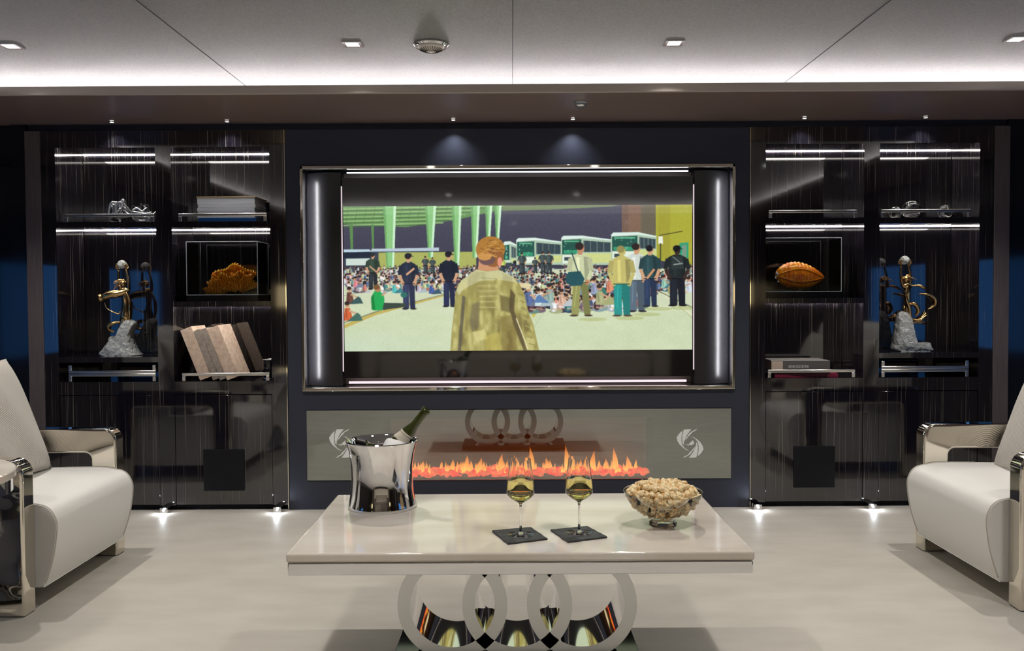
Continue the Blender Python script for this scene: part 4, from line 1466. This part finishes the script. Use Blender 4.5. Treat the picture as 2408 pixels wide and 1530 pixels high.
# ---- horizontal white magazines stack
def slab_book(name, x0, x1, y0, y1, z0, z1, cover, page, label, group, rz=0, spine='front'):
    cx_, cy_ = (x0 + x1) / 2, (y0 + y1) / 2
    t = thing(name, (cx_, cy_, z0), label, 'book', group, rz)
    a, b_ = (x1 - x0) / 2, (y1 - y0) / 2
    h = z1 - z0
    th = min(.003, h * .18)
    bm = bmesh.new()
    bx(bm, -a, a, -b_, b_, 0, th); bx(bm, -a, a, -b_, b_, h - th, h); bx(bm, -a, a, -b_, -b_ + .003, th, h - th)
    cv_ = obj('cover', bm, cover, t, bevel=.0006)
    bm = bmesh.new(); bx(bm, -a + .004, a - .004, -b_ + .003, b_ - .004, th, h - th); obj('pages', bm, page, t)
    return t
zs0 = 1.624
hts = [.020, .016, .020, .019, .019, .018]
slab_book('book', -1.775, -1.455, 4.745, 4.97, 1.6005, 1.6235, M['blue_cover'], M['page'], 'blue covered book at the bottom of the white stack', 'stacked books, left cabinet')
zz = zs0
for i, h in enumerate(hts):
    off = [0, .002, -.002, .003, 0, -.001][i]
    slab_book('book', -1.782 + off, -1.462 + off, 4.745, 4.965, zz, zz + h - .0006, M['page'], M['page'],
              'white book in the left stack, %s' % ['directly on the blue one', 'second from the bottom white one', 'third white one up', 'fourth white one up', 'fifth white one up', 'topmost white one under the wooden lid'][i], 'stacked books, left cabinet')
    zz += h
t = box('wooden_lid', -1.786, -1.455, 4.742, 4.97, zz, zz + .006, M['wood'], None, .001)
tag(t, 'thin pale wooden board on top of the white book stack', 'board')

# ---- leaning beige books
Yf = 4.74
pxm = 2.37e-3
def lean_book(xb, wd, h, ang, m_, label, dep=.21):
    t = thing('book', (xb, Yf, .7175), label, 'book', 'leaning beige books')
    t.rotation_euler = (0, -math.radians(ang), 0)
    bm = bmesh.new()
    bx(bm, -wd, -wd + .003, 0, dep, 0, h); bx(bm, -.003, 0, 0, dep, 0, h); bx(bm, -wd + .003, -.003, 0, .004, 0, h)
    obj('cover', bm, m_, t, bevel=.0008)
    bm = bmesh.new(); bx(bm, -wd + .003, -.003, .004, dep - .004, .003, h - .003); obj('pages', bm, M['bookpage'], t)
    return t
ANG = 21
ws = [.068, .036, .036, .066]
hs = [.306, .303, .296, .300]
xb = -1.555
lbs = ['thick pale beige book, foremost of the leaning row next to the black cup', 'thin grey-beige book second in the leaning row', 'thin grey-beige book third in the leaning row', 'thick beige book at the outer end of the leaning row']
cosA = math.cos(math.radians(ANG))
for i in range(4):
    wd = ws[[0, 1, 2, 3][i]]
    t = lean_book(xb, wd, hs[i], ANG, M['beige_cloth'] if i in (0, 3) else M['gray_cloth'], lbs[i])
    t.location.z = .7175 + wd * math.sin(math.radians(ANG))
    t.location.x -= wd * math.sin(math.radians(ANG)) * math.tan(math.radians(ANG))
    xb -= (wd + .001) / cosA
# black and chrome cup
t = thing('cup', (-1.409, 4.80, .7175), 'black glass tumbler with chrome rim beside the leaning books', 'cup')
bm = bmesh.new(); lathe(bm, [(0, 0), (.036, 0), (.038, .003), (.038, .112), (.035, .112), (.035, .006), (0, .006)], 40); obj('body', bm, M['black_gloss'], t, smooth=40)
bm = bmesh.new(); ring_tube(bm, .0365, .1125, .0022, 40); obj('rim', bm, M['chrome'], t, smooth=180)
bm = bmesh.new(); lathe(bm, [(0.0375, .004), (.0395, .004), (.0395, .012), (.0375, .012)], 40, closed=True); obj('base_band', bm, M['chrome'], t, smooth=40)

# ---- right cabinet books
t = slab_book('book', 1.435, 1.79, 4.755, 4.96, .7172, .738, M['bookred'], M['bookpage'], 'crimson book lying behind the chrome rail', 'books, right cabinet')
t = slab_book('book', 1.40, 1.745, 4.75, 4.97, .7385, .742, M['black'], M['page'], 'thin black book lying on the crimson one', 'books, right cabinet')
t = slab_book('book', 1.42, 1.742, 4.742, 4.95, .7425, .811, M['bookgrey'], M['bookpage'], 'thick grey book with pale lettering on its spine', 'books, right cabinet', rz=math.radians(-3))
box('page_block', -.160, -.098, -.1045, -.1035, .002, .066, M['bookpage'], t)
fc = D.curves.new('spine_text', 'FONT'); fc.body = 'NEVER SOCHETIMS'; fc.size = .021; fc.extrude = .0003; fc.align_x = 'CENTER'; fc.align_y = 'CENTER'; fc.shear = .25
to = D.objects.new('tmp', fc); COL.objects.link(to)
bpy.context.view_layer.update()
me = D.meshes.new_from_object(to.evaluated_get(bpy.context.evaluated_depsgraph_get()))
D.objects.remove(to)
me.materials.clear(); me.materials.append(M['text'])
to = D.objects.new('spine_text', me); COL.objects.link(to); to.parent = [c for c in t.children if c.name.startswith('cover')][0]
to.location = (-.012, -.1045, .034); to.rotation_euler = (PI / 2, 0, 0); to.scale = (.62, 1, 1)

# ---- acrylic display cases
def case(x0, x1, y0, y1, z0, z1, label):
    cx_, cy_ = (x0 + x1) / 2, (y0 + y1) / 2
    t = thing('display_case', (cx_, cy_, z0), label, 'display case', 'clear acrylic display cases')
    a, b_, h = (x1 - x0) / 2, (y1 - y0) / 2, z1 - z0
    box('base', -a, a, -b_, b_, 0, .034, M['black_gloss'], t, .001)
    for (p, q_) in (((-a, a), (-b_, -b_ + .002)), ((-a, a), (b_ - .002, b_)), ((-a, -a + .002), (-b_ + .002, b_ - .002)), ((a - .002, a), (-b_ + .002, b_ - .002))):
        box('pane', p[0], p[1], q_[0], q_[1], .0345, h - .0035, M['acrylic'], t)
    box('lid', -a, a, -b_, b_, h - .003, h, M['acrylic'], t)
    bm = bmesh.new()
    e_ = .0016
    for sx_ in (-a, a):
        for sy_ in (-b_, b_):
            bx(bm, sx_ - e_, sx_ + e_, sy_ - e_, sy_ + e_, .035, h)
    for z in (h, .0355):
        for sy_ in (-b_, b_):
            bx(bm, -a, a, sy_ - e_, sy_ + e_, z - e_, z + e_)
        for sx_ in (-a, a):
            bx(bm, sx_ - e_, sx_ + e_, -b_, b_, z - e_, z + e_)
    obj('edges', bm, M['acrylic_edge'], t)
    return t
case(-1.845, -1.45, 4.74, 4.95, 1.1605, 1.492, 'clear acrylic case holding the ruffled orange shell')
case(1.372, 1.80, 4.74, 4.95, 1.1605, 1.495, 'clear acrylic case holding the orange pod')

# ruffled orange shell: fan surfaces with deep ripples
def shell():
    t = thing('shell_sculpture', (-1.655, 4.85, 1.1955), 'ruffled bright orange glass shell inside the left clear case', 'sculpture')
    def fan(cx_, cz_, r0, r1, a0, a1, dep, rip, name, tilt=0., yb=0.):
        bm = bmesh.new()
        nu, nv = 90, 14
        G = []
        for i in range(nu + 1):
            row = []
            u = i / nu
            a = math.radians(a0 + (a1 - a0) * u)
            for j in range(nv + 1):
                v = j / nv
                r = r0 + (r1 - r0) * v
                w1 = math.sin(rip * 2 * PI * u)
                y = yb + dep * (.25 * v - .9 * v * v) + .010 * w1 * v + .012 * math.sin(2 * PI * u * 2.3) * v
                r += .006 * w1 * v + .010 * math.sin(2 * PI * u * 3 + 1) * v * v
                x = cx_ + r * math.cos(a); z = cz_ + r * math.sin(a) * (1 - .1 * v)
                row.append(bm.verts.new((x, y, max(z, .004))))
            G.append(row)
        for i in range(nu):
            for j in range(nv):
                bm.faces.new((G[i][j], G[i + 1][j], G[i + 1][j + 1], G[i][j + 1]))
        o = obj(name, bm, M['orange_shell'], t, smooth=180)
        so = o.modifiers.new('s', 'SOLIDIFY'); so.thickness = .0025
        return o
    fan(.045, .02, .012, .150, 35, 182, .07, 26, 'fold', yb=.03)
    fan(.02, .0, .02, .118, 60, 178, .06, 20, 'fold', yb=-.03)
    fan(.075, .005, .01, .125, 20, 112, .05, 15, 'fold', yb=-.01)
    fan(.085, .005, .02, .085, 70, 160, .04, 10, 'fold', yb=-.055)
    fan(.0, .0, .01, .105, 120, 178, .03, 13, 'fold', yb=-.055)
    for ch_ in t.children:
        ch_.scale = (1.0, 1.0, 1.1)
    return t
shell()

def pod():
    t = thing('pod_sculpture', (1.605, 4.85, 1.2115), 'ribbed bright orange glass pod with an open seam inside the right clear case', 'sculpture')
    bm = bmesh.new(); lathe(bm, [(0, -.016), (.03, -.016), (.03, -.013), (.012, -.01), (.012, .004), (.02, .008), (0, .008)], 24); obj('stand', bm, M['glass'], t, smooth=40)
    bm = bmesh.new()
    nu, nv = 60, 96
    G = []
    L_, H_ = .142, .082
    for i in range(nu + 1):
        u = i / nu
        # length profile: blunt left, pointed right
        x = -L_ + 2 * L_ * u
        r = (math.sin(PI * u ** .82) ** .72) if 0 < u < 1 else 0
        r = max(r, .02 if i == 0 else .004)
        r *= 1 + .035 * math.sin(u * 2 * PI * 13)
        row = []
        for j in range(nv):
            a = 2 * PI * j / nv
            rib = 1 + .05 * abs(math.cos(a * 4.0))
            row.append(bm.verts.new((x, -.058 * r * rib * math.cos(a), H_ + H_ * r * rib * math.sin(a) * .92 - .016 * u)))
        G.append(row)
    for i in range(nu):
        for j in range(nv):
            bm.faces.new((G[i][j], G[i][(j + 1) % nv], G[i + 1][(j + 1) % nv], G[i + 1][j]))
    bm.faces.new(G[0]); bm.faces.new(G[-1][::-1])
    obj('body', bm, M['orange_pod'], t, smooth=180)
    def path(ang, o_=.002, u0=.05, u1=.97):
        pts = []
        for i in range(40):
            u = u0 + (u1 - u0) * i / 39
            r = math.sin(PI * u ** .82) ** .72
            a = math.radians(ang(u))
            rib = 1.05
            pts.append((-L_ + 2 * L_ * u, -(.058 * r * rib + o_) * math.cos(a), H_ + (H_ * .92 * r * rib + o_) * math.sin(a) - .016 * u))
        return pts
    bm = bmesh.new(); tube(bm, path(lambda u: -22 - 10 * math.sin(PI * u)), .0022, 6); obj('seam', bm, M['pod_rim'], t, smooth=180)
    bm = bmesh.new(); tube(bm, path(lambda u: 4 + 24 * math.sin(PI * u), .001), .0030, 6); obj('lip', bm, M['orange_shell'], t, smooth=180)
    bm = bmesh.new(); tube(bm, path(lambda u: -16 - 6 * math.sin(PI * u), .002), .0036, 6); obj('lip', bm, M['orange_pod'], t, smooth=180)
    bm = bmesh.new()
    rr_ = random.Random(3)
    for k in range(9):
        ico(bm, (-.142 + rr_.uniform(-.004, .012), -.02 + rr_.uniform(-.02, .02), .07 + rr_.uniform(-.03, .025)), rr_.uniform(.004, .007), 2)
    obj('beads', bm, M['glass_metal'], t, smooth=180)
pod()


# ---- gold dancers on crystal
def skin_body(nodes, edges, name, m_, parent, sub=2):
    """one continuous surface grown along connected joints; nodes: (x,y,z,rx,ry)"""
    me = D.meshes.new(name)
    me.from_pydata([n[:3] for n in nodes], edges, [])
    o = D.objects.new(name, me); COL.objects.link(o); o.parent = parent
    sk = o.modifiers.new('skin', 'SKIN')
    sk.use_smooth_shade = True
    lay = me.skin_vertices[0] if me.skin_vertices else None
    if lay is None:
        bm = bmesh.new(); bm.from_mesh(me); bm.verts.layers.skin.verify(); bm.to_mesh(me); bm.free(); lay = me.skin_vertices[0]
    for i, n in enumerate(nodes):
        lay.data[i].radius = (n[3] * 1.35, n[4] * 1.35); lay.data[i].use_root = (i == 0)
    ss = o.modifiers.new('sub', 'SUBSURF'); ss.levels = sub; ss.render_levels = sub
    me.materials.append(m_)
    return o


def statue(x, s, label):
    t = thing('statue', (x, 4.85, .8545), label, 'statue', 'gold and crystal statues')
    # s=-1: left statue (drapery flows left), s=1: right statue (ribbons flow right)
    b0 = .175 if s < 0 else .20
    hip = (.030 if s < 0 else -.028, 0, .245)
    nodes = [
        (hip[0], 0, hip[2], .020, .016),            # 0 pelvis
        (hip[0] + .004, 0, .290, .014, .011),       # 1 waist
        (hip[0] + .002, 0, .335, .019, .014),       # 2 chest
        (hip[0] - .002, 0, .372, .012, .010),       # 3 upper chest
        (hip[0] - .006, -.002, .388, .007, .007),   # 4 neck
        (hip[0] - .024, 0, .372, .008, .008),       # 5 shoulder L
        (hip[0] - .036, 0, .425, .0062, .0062),     # 6 elbow L
        (hip[0] - .034, 0, .485, .0045, .0045),     # 7 wrist L
        (hip[0] + .022, 0, .372, .008, .008),       # 8 shoulder R
        (hip[0] + .020, 0, .428, .0062, .0062),     # 9 elbow R
        (hip[0] + .006, 0, .490, .0045, .0045),     # 10 wrist R
        (hip[0] + .010, -.004, .185, .015, .014),   # 11 thigh R
        (hip[0] + .016, 0, .120, .009, .009),       # 12 knee R
        (hip[0] + .012, .006, .055, .005, .005),    # 13 ankle R
        (hip[0] - .012, -.006, .190, .014, .014),   # 14 thigh L
        (hip[0] - .026, -.018, .130, .009, .009),   # 15 knee L
        (hip[0] - .010, .002, .075, .005, .005),    # 16 ankle L
    ]
    edges = [(0, 1), (1, 2), (2, 3), (3, 4), (3, 5), (5, 6), (6, 7), (3, 8), (8, 9), (9, 10), (0, 11), (11, 12), (12, 13), (0, 14), (14, 15), (15, 16)]
    skin_body(nodes, edges, 'body', M['gold'], t)
    hx_, hz_ = hip[0] - .008, .408
    bm = bmesh.new(); ico(bm, (hx_, -.003, hz_), .0165, 3, (.85, .95, 1.1)); ico(bm, (hx_, -.019, hz_ - .002), .004, 2); hd_o = obj('head', bm, M['gold'], t, smooth=180)
    # hair: locks
    rr_ = random.Random(9 + s)
    bm = bmesh.new()
    for k in range(16):
        a = rr_.uniform(-.6, 3.7)
        p0 = Vector((hx_ + .013 * math.cos(a), .004, hz_ + .012 * abs(math.sin(a))))
        d = Vector((s * rr_.uniform(.2, 1.0), rr_.uniform(-.4, .6), rr_.uniform(-.5, .25)))
        pts = [p0, p0 + d * .022 + Vector((0, 0, .008)), p0 + d * .045, p0 + d * .07 + Vector((0, 0, -.01))]
        tube(bm, catmull(pts, 4), [max(.0008, .0050 * (1 - i / 13)) for i in range(13)], 6)
    obj('hair', bm, M['gold'], hd_o, smooth=180)
    # hands cupped around crystal ball
    cxb, czb = hip[0] - .014, .517
    for sx_, wx in ((-1, hip[0] - .034), (1, hip[0] + .006)):
        bm = bmesh.new()
        for k in range(5):
            a = -.5 + .28 * k
            p0 = Vector((wx, -.006 + .003 * k, .486)); p1 = Vector((cxb + sx_ * .027, -.022 + .010 * k, .503)); p2 = Vector((cxb + sx_ * (.024 - .002 * abs(k - 2)), -.022 + .010 * k, .522))
            tube(bm, catmull([p0, p1, p2], 4), [.003, .003, .0028, .0027, .0026, .0025, .0023, .002, .0016], 6)
        obj('hand', bm, M['gold'], t, smooth=180)
    bm = bmesh.new(); ico(bm, (cxb, 0, czb), .026, 3, (1, 1, .95), .05, rr_); obj('crystal_ball', bm, M['crystal'], t, smooth=180)

    def cloth(pts, ws_, name='drapery', flat=.28, rr=.9):
        bm = bmesh.new(); c = catmull(pts, 7)
        n = len(c)
        rad = [1.5 * (ws_[0] + (ws_[1] - ws_[0]) * math.sin(PI * i / (n - 1)) * rr) if isinstance(ws_, tuple) else ws_ for i in range(n)]
        tube(bm, c, rad, 12, flat=flat)
        return obj(name, bm, M['gold'], t, smooth=180)
    H = hip[0]
    # long skirt over the legs
    bm = bmesh.new()
    prof = []
    n = 36
    lv = [(.262, .017, 0), (.235, .024, .001), (.20, .027, .004), (.16, .028, .006), (.12, .030, .004), (.085, .034, .0)]
    rings = []
    for (z, r, dx) in lv:
        rings.append([bm.verts.new((H + dx * (-s) + r * (1 + .12 * math.sin(7 * a_ + z * 30)) * math.cos(a_), .75 * r * (1 + .12 * math.sin(7 * a_ + z * 30)) * math.sin(a_), z)) for a_ in [2 * PI * k / n for k in range(n)]])
    for A, B in zip(rings, rings[1:]):
        for k in range(n):
            bm.faces.new((A[k], A[(k + 1) % n], B[(k + 1) % n], B[k]))
    o = obj('skirt', bm, M['gold'], t, smooth=180)
    so = o.modifiers.new('s', 'SOLIDIFY'); so.thickness = .0015
    if s < 0:
        cloth([(H + .008, .0, .365), (H - .035, -.01, .352), (H - .08, -.02, .346), (H - .112, -.022, .332)], (.014, .020), flat=.8)
        bm = bmesh.new(); rings = lathe(bm, [(.016, 0), (.024, .01), (.021, .02), (.012, .014), (.016, 0)], 20); o = obj('drapery_end', bm, M['gold'], t, smooth=180)
        o.location = (H - .118, -.022, .331); o.rotation_euler = (0, -PI / 2 - .25, 0)
        cloth([(H - .108, -.02, .30), (H - .095, -.02, .268), (H - .06, -.02, .247), (H - .035, -.01, .236), (H - .03, 0, .25)], .0035, 'ribbon', 1)
        cloth([(H - .02, 0, .19), (H - .055, -.02, .185), (H - .085, -.02, .168), (H - .08, -.025, .145), (H - .055, -.02, .135)], (.006, .018), flat=.5)
        cloth([(H + .014, -.012, .36), (H + .034, -.014, .30), (H + .036, -.016, .24), (H + .028, -.01, .19)], (.004, .014), flat=.5)
    else:
        cloth([(H + .02, 0, .37), (H + .06, -.01, .372), (H + .09, -.01, .362), (H + .105, 0, .348)], (.003, .012), flat=.5)
        cloth([(H + .06, -.01, .325), (H + .10, -.01, .322), (H + .145, 0, .300), (H + .152, .0, .262), (H + .118, 0, .235)], (.004, .022), flat=.35)
        cloth([(H + .0, 0, .25), (H + .03, -.02, .27), (H + .055, -.02, .235), (H + .04, -.02, .20)], (.006, .017), flat=.5)
        cloth([(H + .02, -.01, .185), (H + .05, -.02, .175), (H + .085, -.015, .195), (H + .098, 0, .225)], (.006, .026), flat=.45)
        cloth([(H + .01, -.01, .158), (H + .05, -.015, .165), (H + .09, -.01, .160), (H + .118, 0, .155)], (.004, .014), flat=.5)
        cloth([(H - .004, -.016, .37), (H - .016, -.018, .31), (H + .004, -.02, .24), (H + .014, -.018, .17)], (.004, .010), flat=.7)
    # crystal wave base
    bm = bmesh.new()
    if s < 0:
        out = [(-.105, 0), (.105, 0), (.100, .02), (.082, .06), (.068, .11), (.078, .15), (.094, .185), (.072, .202), (.044, .205), (.018, .185), (-.004, .150), (-.022, .105), (-.030, .092), (-.045, .112), (-.060, .100), (-.062, .082), (-.088, .048)]
    else:
        out = [(-.100, 0), (.100, 0), (.106, .025), (.096, .048), (.070, .046), (.050, .026), (.022, .040), (.006, .095), (-.004, .150), (-.018, .205), (-.046, .228), (-.078, .214), (-.092, .165), (-.100, .10), (-.106, .045)]
    op = [(p.x, max(p.y, 0)) for p in catmull([(a, b_, 0) for a, b_ in out], 4, closed=True)]
    layers = [(-.055, .80), (-.035, .95), (0, 1.0), (.035, .95), (.055, .80)]
    Ls = []
    cxo = sum(p[0] for p in op) / len(op)
    for (yy_, k_) in layers:
        Ls.append([bm.verts.new((cxo + (a - cxo) * k_ + rr_.uniform(-.0015, .0015), yy_ * (1 - b_ * 1.6) + rr_.uniform(-.002, .002), b_ * (k_ * .5 + .5))) for a, b_ in op])
    for A, B in zip(Ls, Ls[1:]):
        for k in range(len(A)):
            bm.faces.new((A[k], A[(k + 1) % len(A)], B[(k + 1) % len(A)], B[k]))
    bm.faces.new(Ls[0]); bm.faces.new(Ls[-1][::-1])
    obj('crystal_base', bm, M['crystal'], t, smooth=60)
    return t


statue(-2.27, -1, 'gold dancer holding up a ball on a crystal wave, in the far left cabinet')
statue(2.245, 1, 'gold dancer with looping ribbons on a crystal rock, in the far right cabinet')
